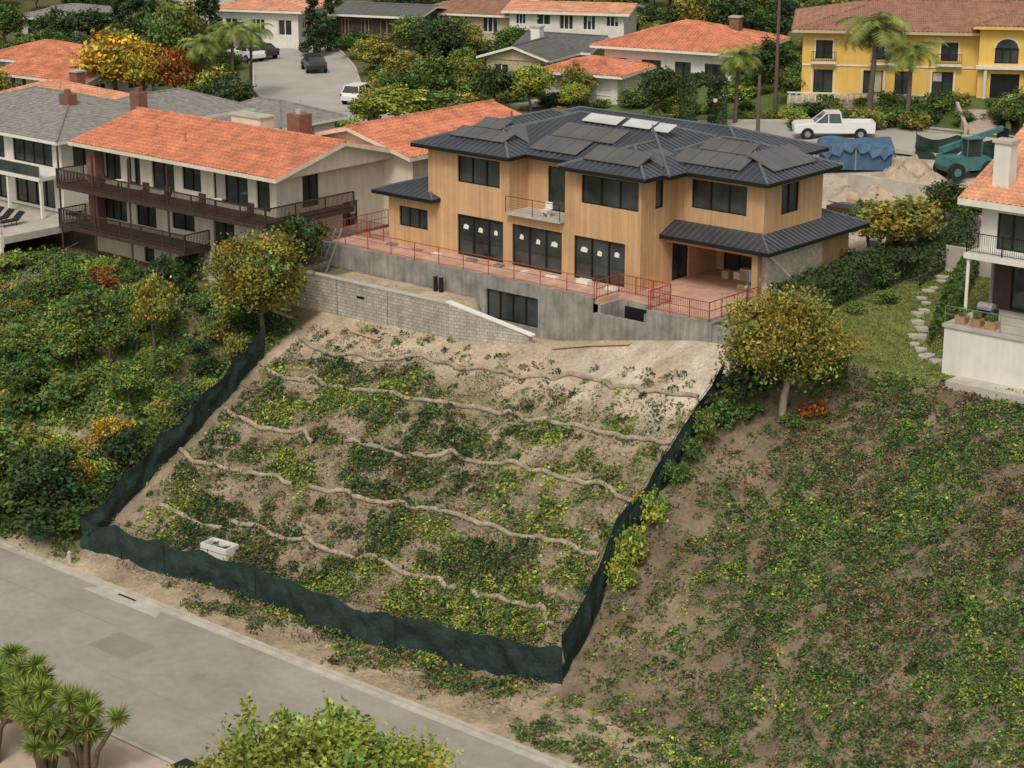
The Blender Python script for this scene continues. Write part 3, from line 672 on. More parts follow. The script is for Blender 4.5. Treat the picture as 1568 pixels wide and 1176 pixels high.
bg_house('orange_roof_house',925,137,.9,-27,12.0,11,3.9,'hip',.28,'tile','whites',st=1,nw=4,fm='black',chim=[(9,7,'brick')],extra=garage,ribs=TILE,over=1.0,wh=2.0)
bg_house('tan_house',745,132,.5,-27,6.0,6,2.7,'gable_y',.3,'shingled','tan',nw=2,ribs=SH,chim=[(2,5,'white')])
bg_house('tan_house',795,118,.5,-27,7.0,6,2.7,'gable_x',.3,'shingled','tan',nw=3,ribs=SH,fm='white')
bg_house('brown_roof_house',640,52,1.5,-20,13,8,2.3,'hip',.22,'tilered','tan',nw=4,chim=[(11,4,'white')])
bg_house('flat_roof_house',780,50,2.2,-14,12,7,2.2,'gable_x',.14,'tilelite','whites',nw=5,ribs=SH)
bg_house('timber_glass_house',516,66,1.0,-20,9,8,3.0,'gable_x',.15,'shingled','brown',st=1,nw=4,fm='wood2',ribs=SH,wh=1.7)
bg_house('white_terrace_house',335,58,1.2,-16,9,8,3.0,'hip',.25,'tilelite','whites',nw=3,fm='white')
bg_house('low_white_house',35,58,.8,-12,9,8,2.2,'hip',.2,'shingle','whites',nw=4,fm='black',ribs=SH)
bg_house('tiled_cottage',-25,200,.1,-36,9,8,2.4,'hip',.32,'tilelite','whites',nw=3,chim=[(5,5,'brick')])
bg_house('tiled_cottage',10,150,.3,-36,10,8,2.2,'gable_x',.28,'tile','whites',nw=3,chim=[(8,3,'conc'),(5,5,'whites')])
bg_house('tiled_cottage',-20,120,.3,-30,9,8,2.0,'hip',.28,'tile','whites',nw=3)
bg_house('grey_roof_house',318,222,.0,-38,8,6,2.2,'hip',.36,'shingle','whites',nw=3,ribs=SH)
Yo=[]
for c,wd in ((1.7,1.3),(6.3,1.3),(11.4,1.3),(20.2,1.4),(23.5,1.4)): Yo.append((c-wd/2,c+wd/2,2.95,4.4,2))
for c,wd in ((1.7,1.5),(5.6,1.5),(7.9,1.2),(11.0,1.6),(20.2,1.8),(23.5,1.5)): Yo.append((c-wd/2,c+wd/2,.2,2.1,2))
def yel(mb):
    wall(mb,(13.6,-1.1),(1,0),4.2,-1,5.8,[(1.0,3.2,.1,2.2,2,1,'black'),(1.2,3.0,3.0,4.2,3)],'yellow',part='entrance_bay')
    wall(mb,(17.8,-1.1),(0,1),1.1,-1,5.8,[],'yellow',part='entrance_bay'); wall(mb,(13.6,0),(0,-1),1.1,-1,5.8,[],'yellow',part='entrance_bay')
    def arch(cx,z,r,y,h=.83):
        pts=[(cx+r*math.cos(a),y,z+r*h*math.sin(a)) for a in np.linspace(0,math.pi,12)]
        mb.poly('arch_window','glass',pts)
        for a,b in zip(pts,pts[1:]): mb.tube('arch_trim','whites',a,b,.06,n=5)
    arch(15.7,4.2,.9,-1.115)
    for c in (1.7,6.3,11.4,20.2,23.5):
        for s in (-.72,.72): mb.box('window_trim','whites',c+s-.05,c+s+.05,-.05,-.003,2.9,4.45)
        mb.box('window_trim','whites',c-.77,c+.77,-.06,-.003,4.45,4.55)
    for c in (1.7,5.6,11.0,20.2):
        for s in (-.9,.9): mb.box('window_trim','whites',c+s-.06,c+s+.06,-.05,-.003,.1,2.2)
    mb.box('string_course','whites',0,13.58,-.07,-.003,2.4,2.52); mb.box('string_course','whites',17.82,27,-.07,-.003,2.4,2.52)
    for x in (14.0,17.1): mb.tube('portico_column','whites',(x+.15,-1.4,-.3),(x+.15,-1.4,2.6),.14,n=12)
    mb.box('portico_cornice','whites',13.4,18.0,-1.65,-1.12,2.6,2.85)
    roof(mb,13.0,18.4,-1.8,4,5.9,.28,'hip',TILE,'tilered','yellow',caps=.1,part='entrance_roof')
    for c in (1.7,6.3,11.4,20.2):
        mb.box('balconette','whites',c-1.0,c+1.0,-.55,-.08,2.6,2.75); railing(mb,'balconette_rail','black',(c-.95,-.5),(c+.95,-.5),2.75,.8,.14,2,bal=.02)
    mb.box('terrace','paver',-1,26,-3,-.01,-.6,.02)
    for k in range(26): mb.tube('balustrade','whites',(-.8+k*.5,-2.9,.02),(-.8+k*.5,-2.9,.6),.06,n=6)
    mb.box('balustrade','whites',-1,12.6,-3.0,-2.8,.6,.7)
bg_house('yellow_villa',1226,146,3.3,-9,27,12,5.2,'hip',.25,'tilered','yellow',opsf=Yo,fm='black',over=.9,extra=yel,mf='tan',chim=[(5,6,'brick')])
mb=MB(); a=sight(1497,172); b=sight(1512,204)
for k in range(10):
    t=k/9; x=a[0]+(b[0]-a[0])*t; y=a[1]+(b[1]-a[1])*t; z=gz(x,y)+.15; mb.box('step','paver',x-1.4,x+1.4,y-.38,y+.38,z-.6,z+.02*(k%2))
for s in (-1.6,1.6):
    mb.hexa('cheek_wall','paver',[(a[0]+s-.12,a[1],gz(a[0],a[1])-.3),(a[0]+s+.12,a[1],gz(a[0],a[1])-.3),(b[0]+s+.12,b[1],gz(b[0],b[1])-.3),(b[0]+s-.12,b[1],gz(b[0],b[1])-.3),(a[0]+s-.12,a[1],gz(a[0],a[1])+.8),(a[0]+s+.12,a[1],gz(a[0],a[1])+.8),(b[0]+s+.12,b[1],gz(b[0],b[1])+.6),(b[0]+s-.12,b[1],gz(b[0],b[1])+.6)])
mb.emit('garden_steps')
# ------------------------------------------------------------------ leaves & trees
def leaves(C,S,COLR,r,up=.3,asp=.55):
    n=len(C); nr=r.normal(size=(n,3)); nr/=np.linalg.norm(nr,axis=1)[:,None]; nr[:,2]+=up; nr/=np.linalg.norm(nr,axis=1)[:,None]
    q=r.normal(size=(n,3)); a=np.cross(nr,q); a/=np.linalg.norm(a,axis=1)[:,None]+1e-9; b=np.cross(nr,a)
    S=S[:,None]
    V=np.stack([C+a*S,C+b*S*asp,C-a*S,C-b*S*asp],1).reshape(-1,3)
    F=np.arange(4*n).reshape(n,4)
    return V,F,np.repeat(COLR,4,axis=0)
def tubeq(pts,rad,n=6):
    pts=[Vector(p) for p in pts]; V=[];F=[]
    for i,p in enumerate(pts):
        d=(pts[min(i+1,len(pts)-1)]-pts[max(i-1,0)]).normalized(); a=d.cross(Vector((.3,.9,.1))).normalized(); b=d.cross(a)
        for k in range(n):
            t=2*math.pi*k/n; V.append(tuple(p+(a*math.cos(t)+b*math.sin(t))*rad[i]))
    for i in range(len(pts)-1):
        for k in range(n): F.append((i*n+k,i*n+(k+1)%n,(i+1)*n+(k+1)%n,(i+1)*n+k))
    return np.array(V),np.array(F)
class QB:
    def __init__(s): s.V=[];s.F=[];s.M=[];s.C=[];s.n=0
    def add(s,V,F,mi,C=None):
        s.V.append(V); s.F.append(F+s.n); s.M.append(np.full(len(F),mi)); s.C.append(np.ones((len(V),3)) if C is None else C); s.n+=len(V)
    def mesh(s,name,mats): return quadmesh(name,np.concatenate(s.V),np.concatenate(s.F),mats,np.concatenate(s.M),np.concatenate(s.C))
def tree_mesh(name,seed,H=6,W=5,CH=4.4,nc=75,nl=75,ls=.15,shape='round',bark='bark',leaf='mid',trunk=.14,lean=.3,sgf=.062,shoots=0):
    r=np.random.default_rng(seed); q=QB(); zc=H-CH/2
    tp=[(0,0,-.4)]; 
    for k in range(1,6): tp.append((lean*k/5+r.normal()*.06,r.normal()*.08,(H-CH*.45)*k/5))
    V,F=tubeq(tp,[trunk*(1.3-.17*k) for k in range(6)],8); q.add(V,F,0)
    if shape=='round':
        d=r.normal(size=(nc,3)); d/=np.linalg.norm(d,axis=1)[:,None]
        rad=r.random(nc)**.42; az=np.arctan2(d[:,1],d[:,0]); lump=.80+.2*np.sin(3*az+seed)*np.cos(2.3*d[:,2]*2+seed*1.7)+r.normal(size=nc)*.07
        K=np.stack([d[:,0]*W/2,d[:,1]*W/2,d[:,2]*CH/2],1)*(rad*lump)[:,None]; K[:,2]+=zc
        K[:,2]=np.where(d[:,2]<-.5,K[:,2]+CH*.08,K[:,2])
    else:
        t=r.random(nc)**1.4; az=r.random(nc)*6.28; rr=W/2*(1-t)**.8*(.55+.45*r.random(nc))
        K=np.stack([rr*np.cos(az),rr*np.sin(az),(H-CH)+CH*t],1)
    for k in r.choice(nc,min(11,nc),replace=False):
        e=K[k]; i=r.integers(2,5); b=np.array(tp[i]); mdl=(b+e)/2+np.array([0,0,-.15])
        V,F=tubeq([b,mdl,e],[trunk*.5,trunk*.33,trunk*.12],5); q.add(V,F,0)
    sg=W*sgf
    C=np.repeat(K,nl,axis=0)+r.normal(size=(nc*nl,3))*sg*np.array([1,1,.75])
    br=np.clip(r.normal(1.0,.32,nc),.45,1.8); hu=r.normal(0,.16,nc)
    cc=np.stack([br*(1+hu*1.3),br,br*(1-hu)],1); cc=np.repeat(cc,nl,axis=0)*(.65+.7*r.random((nc*nl,1)))
    if shoots:
        up=K[K[:,2]>zc]; ex=[];ec=[]
        for k in range(shoots):
            p=up[r.integers(len(up))]; L=r.uniform(.5,1.4); dx=r.normal(size=2)*.25
            for j in range(30):
                t=r.random(); ex.append(p+np.array([dx[0]*t,dx[1]*t,t*L+.3])+r.normal(size=3)*.08*(1.2-t)); ec.append([1.15*(.8+.4*r.random())]*3)
        C=np.concatenate([C,np.array(ex)]); cc=np.concatenate([cc,np.array(ec)])
    V,F,CC=leaves(C,ls*(.6+.8*r.random(len(C))),cc,r); q.add(V,F,1,CC)
    return q.mesh(name,[M[bark],LM[leaf]])
def palm_mesh(name,seed,H=8):
    r=np.random.default_rng(seed); q=QB()
    tp=[(.25*math.sin(k/8*1.2),0,-.4+H*k/8) for k in range(9)]; V,F=tubeq(tp,[.19-.008*k for k in range(9)],8); q.add(V,F,0)
    top=np.array(tp[-1]); n=36
    Vs=[];Fs=[];Cs=[];c0=0
    for i in range(n):
        az=i*2.4+r.random()*.4; el=r.uniform(-.5,1.35); L=r.uniform(2.0,3.1); b=r.uniform(.5,1.7)
        hd=np.array([math.cos(az),math.sin(az),0]); pts=[]; p=top.copy(); e=el
        for k in range(13):
            pts.append(p.copy()); p=p+(hd*math.cos(e)+np.array([0,0,math.sin(e)]))*L/12; e-=.12+.02*k*.5
        sd=np.cross(hd,[0,0,1])
        for k in range(12):
            a=pts[k]; bb=pts[k+1]; f=math.sin(math.pi*(k+1.8)/15)
            for s in (-1,1):
                for u in (0,.33,.66):
                    a2=a+(bb-a)*u; b2=a2+(bb-a)*.26
                    tip=a2+sd*s*.62*f+(bb-a)*1.1+np.array([0,0,-.35*f*r.uniform(.6,1.3)])
                    Vs+= [a2,b2,tip,tip+(a2-b2)*.2]; Fs.append((c0,c0+1,c0+2,c0+3)); c0+=4; bq=b*r.uniform(.8,1.2); Cs+=[[bq,bq,bq*.9]]*4
    q.add(np.array(Vs),np.array(Fs),1,np.array(Cs)); return q.mesh(name,[M['pole'],LM['palm']])
def yucca_mesh(name,seed,H=5):
    r=np.random.default_rng(seed); q=QB()
    heads=[]
    for k in range(15):
        az=r.random()*6.28; rr=r.uniform(.2,1.6); z=H-rr*.5-r.random()*2.2
        e=np.array([rr*math.cos(az),rr*math.sin(az),z]); V,F=tubeq([(0,0,-.5),(e[0]*.4,e[1]*.4,H*.4),e],[.2,.12,.08],6); q.add(V,F,0); heads.append(e)
    Vs=[];Fs=[];Cs=[];c0=0
    for hd in heads:
        for k in range(230):
            d=r.normal(size=3); d/=np.linalg.norm(d); d[2]=d[2]*.85+.25; L=r.uniform(.5,.85); s=np.cross(d,r.normal(size=3)); s/=np.linalg.norm(s); b=r.uniform(.4,1.9)
            old=d[2]<-.3; cl=[b*1.7,b*1.0,b*.9] if old else [b*(.9+.4*r.random()),b*1.05,b*.8]
            w=.024
            Vs+=[hd,hd+d*L*.5+s*w,hd+d*L+np.array([0,0,-.06]),hd+d*L*.5-s*w]; Fs.append((c0,c0+1,c0+2,c0+3)); c0+=4; Cs+=[cl]*4
    q.add(np.array(Vs),np.array(Fs),1,np.array(Cs)); return q.mesh(name,[M['bark'],LM['yucca']])
TM=[tree_mesh('broadleaf_%d'%i,10+i,nc=95,nl=60,ls=.17,sgf=.07) for i in range(5)]
CM=[tree_mesh('conifer_%d'%i,30+i,H=8,W=3,CH=7.4,nc=90,nl=55,ls=.15,shape='cone') for i in range(2)]
SM=[tree_mesh('shrub_%d'%i,50+i,H=2,W=2.2,CH=1.9,nc=38,nl=38,ls=.10,trunk=.05,lean=.05,sgf=.085) for i in range(5)]
PM=[palm_mesh('palm_%d'%i,70+i) for i in range(2)]
YM=[yucca_mesh('yucca_%d'%i,80+i) for i in range(2)]
def put(name,me,x,y,z,sx,sz,leaf=None,parent=None,bark=None):
    o=bpy.data.objects.new(name,me); scene.collection.objects.link(o); o.location=(x,y,z); o.scale=(sx,sx*random.uniform(.85,1.15),sz); o.rotation_euler=(0,0,random.random()*6.28)
    if leaf: o.material_slots[1].link='OBJECT'; o.material_slots[1].material=LM[leaf]
    if bark: o.material_slots[0].link='OBJECT'; o.material_slots[0].material=M[bark]
    if parent: o.parent=parent
    return o
def tree(name,px,py,h,w,leaf,kind='t',z=None,bark=None):
    x,y,zz=sight(px,py,z)
    if z is not None: zz=gz(x,y)
    if kind=='t': return put(name,random.choice(TM),x,y,zz,w/5,h/6,leaf,bark=bark)
    if kind=='c': return put(name,random.choice(CM),x,y,zz,w/3,h/8,leaf)
    if kind=='s': return put(name,random.choice(SM),x,y,zz,w/2.2,h/2,leaf)
    if kind=='p': return put(name,random.choice(PM),x,y,zz,w/5.2,h/8)
x,y,z=sight(400,528); put('round_tree',tree_mesh('round_tree',201,H=7.6,W=6.0,CH=6.5,nc=230,nl=125,ls=.10,leaf='olive'),x,y,z,1,1)
x,y,z=sight(1197,634); o=put('pale_trunk_tree',tree_mesh('pale_trunk_tree',205,H=6.9,W=6.8,CH=5.8,nc=240,nl=115,ls=.10,leaf='olive',bark='barkw',trunk=.17),x,y,z,1,1)
for a in [('garden_tree',462,445,4.6,3.4,'dark'),('garden_tree',237,540,4.8,3.0,'olive'),
 ('garden_tree',115,575,3.4,3.4,'mid'),('garden_tree',170,560,3.0,3.0,'deep'),('garden_tree',50,620,3.0,3.6,'deep'),('garden_tree',30,560,2.6,3.2,'mid'),('garden_tree',200,620,2.4,2.8,'mid'),
 ('garden_tree',75,800,4.4,4.6,'dark'),('garden_tree',15,770,4.6,4.6,'mid'),('garden_tree',100,740,2.8,3.2,'lime'),('autumn_tree',175,712,2.8,2.4,'gold'),('autumn_tree',128,765,2.4,2.0,'gold'),('garden_tree',255,455,2.6,2.4,'dark'),
 ('autumn_tree',180,168,6.6,6.4,'gold'),('autumn_tree',225,168,6.0,5.0,'gold'),('autumn_tree',272,166,5.4,4.8,'rust'),
 ('broadleaf_tree',265,118,7.0,5.4,'mid'),('broadleaf_tree',330,112,5.0,3.8,'mid'),('broadleaf_tree',110,110,3.5,5,'dark'),('broadleaf_tree',60,95,3,5,'mid'),('broadleaf_tree',140,70,4,6,'dark'),
 ('broadleaf_tree',575,118,3.8,4.4,'olive'),('broadleaf_tree',672,118,6.0,6.0,'dark'),('broadleaf_tree',700,95,4.6,4.6,'mid'),('broadleaf_tree',630,90,4.4,4.6,'mid'),('broadleaf_tree',545,92,3.0,4.0,'deep'),
 ('broadleaf_tree',605,202,3.9,5.8,'lime'),('broadleaf_tree',655,197,3.4,5.2,'mid'),('broadleaf_tree',566,198,2.6,3.8,'lime'),('broadleaf_tree',700,185,2.4,3.8,'olive'),('broadleaf_tree',610,150,2.4,4.0,'deep'),
 ('broadleaf_tree',838,150,3.2,4.2,'dark'),('broadleaf_tree',770,148,2.2,2.6,'deep'),('broadleaf_tree',920,70,3.6,4.6,'mid'),('broadleaf_tree',960,62,3.4,4.4,'lime'),('broadleaf_tree',1180,70,3.4,5,'dark'),
 ('broadleaf_tree',1375,412,4.6,5.0,'olive'),('broadleaf_tree',1330,392,3.6,3.6,'mid'),('broadleaf_tree',1215,160,3.0,3.2,'mid'),
 ('broadleaf_tree',1445,345,2.8,3.6,'dark'),('broadleaf_tree',1478,352,2.4,3.0,'deep'),('broadleaf_tree',1560,205,3.2,3.4,'mid')]: tree(*a)
for a in [('cypress_tree',205,85,9.0,4.2,'dark','c'),('cypress_tree',190,80,8.0,3.4,'dark','c'),('cypress_tree',228,70,7.0,3.0,'dark','c'),('cypress_tree',482,86,6.6,3.4,'dark','c'),('cypress_tree',505,80,5.5,2.6,'dark','c'),('cypress_tree',1075,125,3.4,1.6,'dark','c'),
 ('palm_tree',310,166,5.8,4.6,None,'p'),('palm_tree',356,158,6.6,5.0,None,'p'),('palm_tree',384,148,6.0,4.6,None,'p'),
 ('palm_tree',1328,192,7.8,7.2,None,'p'),('palm_tree',1388,196,6.0,5.6,None,'p'),('palm_tree',1125,190,5.6,5.2,None,'p')]: tree(*a)
for X,Y,H_,s in ((-7.2,-38.2,4.9,0),(-11.2,-37.0,3.6,1),(-3.6,-38.6,4.9,1),(-9.0,-39.5,4.9,1),(-5.2,-39.4,5.0,0)):
    x,y=L2W(X,Y); put('yucca_tree',YM[s],x,y,float(height(X,Y)),1.0,H_/5)
x,y=L2W(9.8,-37.2); put('foreground_tree',tree_mesh('foreground_tree',301,H=6.9,W=9.0,CH=4.8,nc=230,nl=115,ls=.115,leaf='lime',sgf=.045,shoots=90),x,y,gz(x,y),1,1)
x,y=L2W(3.6,-37.8); put('foreground_tree',TM[1],x,y,gz(x,y),.75,.6,'lime')
x,y=L2W(14.2,-36.2); put('foreground_tree',TM[2],x,y,gz(x,y),.7,.65,'lime')
ptp=empty('potted_plants')
for X,Y,z in PLANT:
    x,y=L2W(X,Y); put('plant',SM[0],x,y,z,.28,.3,'mid',ptp)
sh=empty('hillside_shrubs')
k=0
while k<300:
    X=random.uniform(-85,-24); Y=random.uniform(-23.5,-3)
    if X>float(leftX(Y))-1.2 or float(pathd(np.array(X),np.array(Y)))<1.0: continue
    if X>-50.5 and Y>-5.5: continue
    if X<=-50.5 and Y>-10.4: continue
    if float(fbm(X*.15+5,Y*.15))<.38: continue
    x,y=L2W(X,Y); s=random.uniform(.45,1.15)*(1.35 if Y<-17 else .85)
    put('shrub',random.choice(SM),x,y,float(height(X,Y))-.1,s*1.1,s*random.uniform(.6,1.1),random.choice(['mid','mid','deep','dark','lime','olive','deep']),sh); k+=1
for px,py,w,h,lf_ in [(190,690,2.0,2.0,'lime'),(60,760,4,3.6,'mid'),(80,820,4.2,2.8,'dark'),(20,800,4,3.4,'deep'),(160,440,1.8,1.6,'rust'),(130,500,3.4,2.6,'mid'),(60,560,3,2,'deep'),(110,620,3.6,2.4,'mid'),(40,640,3.5,2.2,'deep'),(20,410,3,1.2,'lime'),(290,430,2.4,2.2,'dark'),(245,440,1.8,2.2,'dark'),(200,435,1.4,1.2,'mid')]:
    x,y,z=sight(px,py); put('shrub',random.choice(SM),x,y,z-.1,w/2.2,h/2,lf_,sh)
fs=empty('fence_line_shrubs')
for px,py,w,h,lf_ in [(1000,810,1.7,2.2,'lime'),(985,790,1.2,1.6,'gold'),(960,875,2.2,2.6,'lime'),(948,905,1.8,1.8,'lime'),(1030,745,1.6,1.6,'deep'),(1055,710,1.6,1.7,'deep'),(1080,675,1.8,2,'mid'),(1105,655,2,2,'deep'),(1140,620,3,2.6,'dark'),(1165,600,3,3,'dark'),(1245,640,1.6,1.2,'rust'),(1270,590,2.4,2.0,'mid'),(1225,520,3,3,'dark'),(1180,470,2,1.5,'olive'),(895,905,.9,.6,'deep'),(1150,640,1.6,1.0,'deep'),(1215,655,1.6,.9,'mid')]:
    x,y,z=sight(px,py); put('shrub',random.choice(SM),x,y,z-.1,w/2.2,h/2,lf_,fs)
vs=empty('villa_garden_shrubs')
for k in range(46):
    px=random.uniform(1200,1568); py=random.uniform(168,202)
    if 1478<px<1530: continue
    x,y,z=sight(px,py); s=random.uniform(.5,1.2); put('shrub',random.choice(SM),x,y,z-.1,s,s*.8,random.choice(['mid','deep','lime','olive','dark']),vs)
for px,py,w,h,lf_ in [(1300,425,2.6,2.0,'dark'),(1345,440,2.4,1.8,'deep'),(1400,395,2.6,1.8,'mid'),(1425,385,2.2,1.6,'lime'),(1455,380,2,1.6,'dark'),(1280,460,2.2,1.6,'deep'),(1245,490,2.2,1.6,'dark'),(1310,480,1.4,.8,'mid'),(1355,465,1.6,1.0,'mid')]:
    x,y,z=sight(px,py); put('shrub',random.choice(SM),x,y,z-.1,w/2.2,h/2,lf_,vs)
def hedge(name,pts,w,h,leaf,dens=230):
    r=np.random.default_rng(len(pts)*7+int(h*10)); q=QB(); Cs=[]
    for a,b in zip(pts,pts[1:]):
        a=np.array(a);b=np.array(b); L=np.linalg.norm(b-a); n=int(L*dens); t=r.random(n); d=(b-a)/L; nn=np.array([-d[1],d[0]])
        s=(r.random(n)-.5); u=r.random(n); side=r.random(n)<.5
        off=np.where(side,np.sign(s)*.5,s)*w+r.normal(size=n)*.06; zz=np.where(side,u,1)*h+r.normal(size=n)*.07
        p=a+d*L*t[:,None]+nn*off[:,None]; g=height(p[:,0],p[:,1]); bump=(fbm(p[:,0]*1.1,p[:,1]*1.1)-.45)*.5
        X,Y=L2W(p[:,0],p[:,1]); Cs.append(np.stack([X,Y,g+zz*(1+bump*.6)],1))
    C=np.concatenate(Cs); n=len(C); br=.5+1.0*fbm(C[:,0]*1.5,C[:,1]*1.5+C[:,2]*1.3); cc=np.stack([br,br,br],1)*(.7+.6*r.random((n,1)))
    V,F,CC=leaves(C,.11*(.6+.8*r.random(n)),cc,r); q.add(V,F,0,CC)
    o=bpy.data.objects.new(name,q.mesh(name,[LM[leaf]])); scene.collection.objects.link(o)
hedge('clipped_hedge',[(2.6,4.5),(2.2,9),(1.9,19)],2.2,1.6,'dark',420)
hedge('path_hedge',[(9.9,8.0),(8.2,12.5),(5.2,20)],.9,1.1,'deep')
hedge('boundary_hedge',[(3.8,15),(1.5,26)],1.6,1.6,'dark',300)
X,Y=W2L(*sight(1078,195)[:2]); hedge('tall_hedge',[(X-2.2,Y+1.5),(X+2.0,Y-1.8)],2.4,3.8,'dark',1100)
X,Y=W2L(*sight(1010,205)[:2]); hedge('low_hedge',[(X-2.2,Y+1.5),(X+2.0,Y-1.8)],1.6,1.3,'deep',300)
gs=empty('garden_shrubs'); dt=empty('distant_tree_mass')
def blocked(x,y,m=0):
    for (fx,fy,rot,a,b,c,d) in foot:
        dx,dy=x-fx,y-fy; X=dx*math.cos(rot)+dy*math.sin(rot); Y=-dx*math.sin(rot)+dy*math.cos(rot)
        if a-m<X<b+m and c-m<Y<d+m: return True
    X,Y=W2L(x,y)
    for (sx,sy,w) in streets[::2]:
        if (X-sx)**2+(Y-sy)**2<(w/2+1.6+m)**2: return True
    if X>-26 and X<3.5 and Y<41: return True
    if Y<8 and X>-26: return True
    if Y<-3: return True
    return False
k=0;tries=0
while k<1200 and tries<12000:
    tries+=1
    y=random.uniform(128,232); x=random.uniform(-.29,.29)*y
    if blocked(x,y): continue
    v=float(fbm(x*.07,y*.07+3))
    if v<.34: continue
    s=random.uniform(.4,1.15); lf_=random.choice(['mid','mid','deep','dark','dark','lime','olive'])
    put('shrub',random.choice(SM),x,y,gz(x,y)-.1,s*1.2,s*random.uniform(.5,1.0),lf_,gs); k+=1
k=0;tries=0
while k<130 and tries<9000:
    tries+=1
    y=random.uniform(145,240); x=random.uniform(-.28,.28)*y
    if blocked(x,y,.8) or any(blocked(x*(1+q/y),y+q,.2) for q in (5,9)): continue
    s=random.uniform(.4,.78); put('tree',random.choice(TM),x,y,gz(x,y)-.1,s*1.15,s,random.choice(['mid','deep','dark','dark','olive','lime']),dt); k+=1
k=0;tries=0
while k<330 and tries<6000:
    tries+=1
    y=random.uniform(205,345); x=random.uniform(-.3,.3)*y
    if blocked(x,y,1.5): continue
    if y<235 and random.random()<.45: continue
    s=random.uniform(.6,1.15); g=gz(x,y)
    put('tree',random.choice(TM+TM+CM),x,y,g-.2,s*1.15,s,random.choice(['mid','mid','deep','dark','dark','olive']),dt); k+=1
# ------------------------------------------------------------------ ground cover
def cover(name,pts,R,NL,LS,pal,wts,Hh,seed):
    r=np.random.default_rng(seed); P=np.array(pts); n=len(P); R=np.asarray(R)*(.5+1.0*r.random(n))
    pc=np.array(pal)[r.choice(len(pal),n,p=np.array(wts)/sum(wts))]*(.7+.6*r.random((n,1)))
    rep=NL; a=r.random((n,rep))*6.283; q=np.sqrt(r.random((n,rep)))
    dx=np.cos(a)*q*R[:,None]; dy=np.sin(a)*q*R[:,None]; dz=(1-q**2)*Hh*(R[:,None]/.4)*r.random((n,rep))
    X=(P[:,0:1]+dx).ravel(); Y=(P[:,1:2]+dy).ravel(); Z=height(X,Y)+dz.ravel()+.04
    wx,wy=L2W(X,Y); C=np.stack([wx,wy,Z],1); cc=np.repeat(pc,rep,axis=0)*(.6+.8*r.random((n*rep,1)))
    V,F,CC=leaves(C,LS*(.6+.8*r.random(n*rep)),cc,r,up=.9,asp=.6)
    o=bpy.data.objects.new(name,quadmesh(name,V,F,[LM['cover']],COL=CC)); scene.collection.objects.link(o)
G_d=(.042,.074,.028);G_m=(.11,.165,.042);G_y=(.28,.32,.05);G_r=(.22,.11,.065);G_o=(.19,.175,.06);G_b=(.21,.155,.10);G_e=(.075,.145,.035)
def samp(n,x0,x1,y0,y1,f,sd=0):
    X=np.random.default_rng(n+sd).uniform(x0,x1,n*4); Y=np.random.default_rng(n+1+sd).uniform(y0,y1,n*4); u=np.random.default_rng(n+2+sd).random(n*4)
    k=u<f(X,Y); return np.stack([X[k],Y[k]],1)[:n]
def split(p,f,sd,th):
    v=fbm(p[:,0]*f+sd,p[:,1]*f+sd*2)+np.random.default_rng(sd).normal(size=len(p))*.03
    return [p[v<th[0]]]+[p[(v>=a)&(v<b)] for a,b in zip(th,th[1:])]+[p[v>=th[-1]]]
def f_right(X,Y):
    topY=np.interp(X,[3,9,30],[-.5,3.6,4.8]); d=sm(.31,.46,fbm(X*.7+11,Y*.7)); gx=np.clip((X-rightX(Y)-1)/7,.12,1); gy=np.clip((Y+24)/14,.55,1)
    return np.where((X>rightX(Y)+.35)&(Y<topY)&(Y>-23.6),(.24+.76*d)*gx*gy+.06,0)
p=samp(15500,2,44,-24,5,f_right)
a,b,c=split(p,.3,61,(.39,.50))
cover('slope_ground_cover',a,.30,20,.07,[G_d,G_m,G_r,G_b,G_o],[4,3,1.6,1.4,1.2],.2,1)
cover('slope_ground_cover',b,.33,20,.075,[G_d,G_m,G_e,G_o,G_r],[3.5,4,3,1.2,.7],.28,2)
cover('slope_ground_cover',c,.33,20,.08,[G_m,G_y,G_e,G_o,G_d],[4,1.8,3,1,2],.28,12)
def f_lot(X,Y):
    d=sm(.39,.50,fbm(X*.55+2,Y*.75+90)); big=.3+.7*sm(.28,.42,fbm(X*.16+8,Y*.16+3))
    band=(1-sm(-10.5,-6.0,Y+(fbm(X*.3,Y*.3)-.5)*4))
    return np.where((X>leftX(Y)+.8)&(X<rightX(Y)-.6)&(Y>-22),d*big*band*np.clip((X-leftX(Y))/5,.1,1)*np.clip((rightX(Y)-X)/4,.3,1)*np.clip((Y+24)/5,.35,1)+.03,0)
p=samp(5200,-28,8,-23,-2.5,f_lot)
a,b,c=split(p,.33,27,(.45,.53))
cover('lot_ground_cover',a,.37,26,.085,[G_d,G_m,G_r,G_o],[6,2.5,.8,.8],.34,4)
cover('lot_ground_cover',b,.35,24,.085,[G_m,G_d,G_o,G_b,G_r],[4,4,1.2,.8,.8],.3,14)
cover('lot_ground_cover',c,.37,26,.09,[G_y,G_m,G_o,G_d],[3.2,3.5,1,1],.3,3)
p=samp(2900,-28,8,-23,-2.5,lambda X,Y:np.where((X>leftX(Y)+1)&(X<rightX(Y)-.6)&(Y<-4.5),.3,0))
cover('dry_weeds',p,.4,14,.055,[G_b,G_o,G_r,G_d],[4,2,1,1],.12,5)
def f_left(X,Y): return np.where((X<leftX(Y)-.4)&(Y>-23.8)&(pathd(X,Y)>.45)&~((X>-50.5)&(Y>-4.6))&~((X<=-50.5)&(Y>-9.2)),.25+.75*sm(.36,.47,fbm(X*.35+70,Y*.35)),0)
p=samp(8500,-90,-22,-24,0,f_left); a,b,c=split(p,.25,43,(.41,.49))
H_m=(.125,.20,.045);H_e=(.085,.175,.038);H_y=(.29,.34,.055)
cover('hillside_ground_cover',a,.5,24,.11,[G_d,G_m,G_e,G_o,G_r],[3,4,3,1,.5],.4,7)
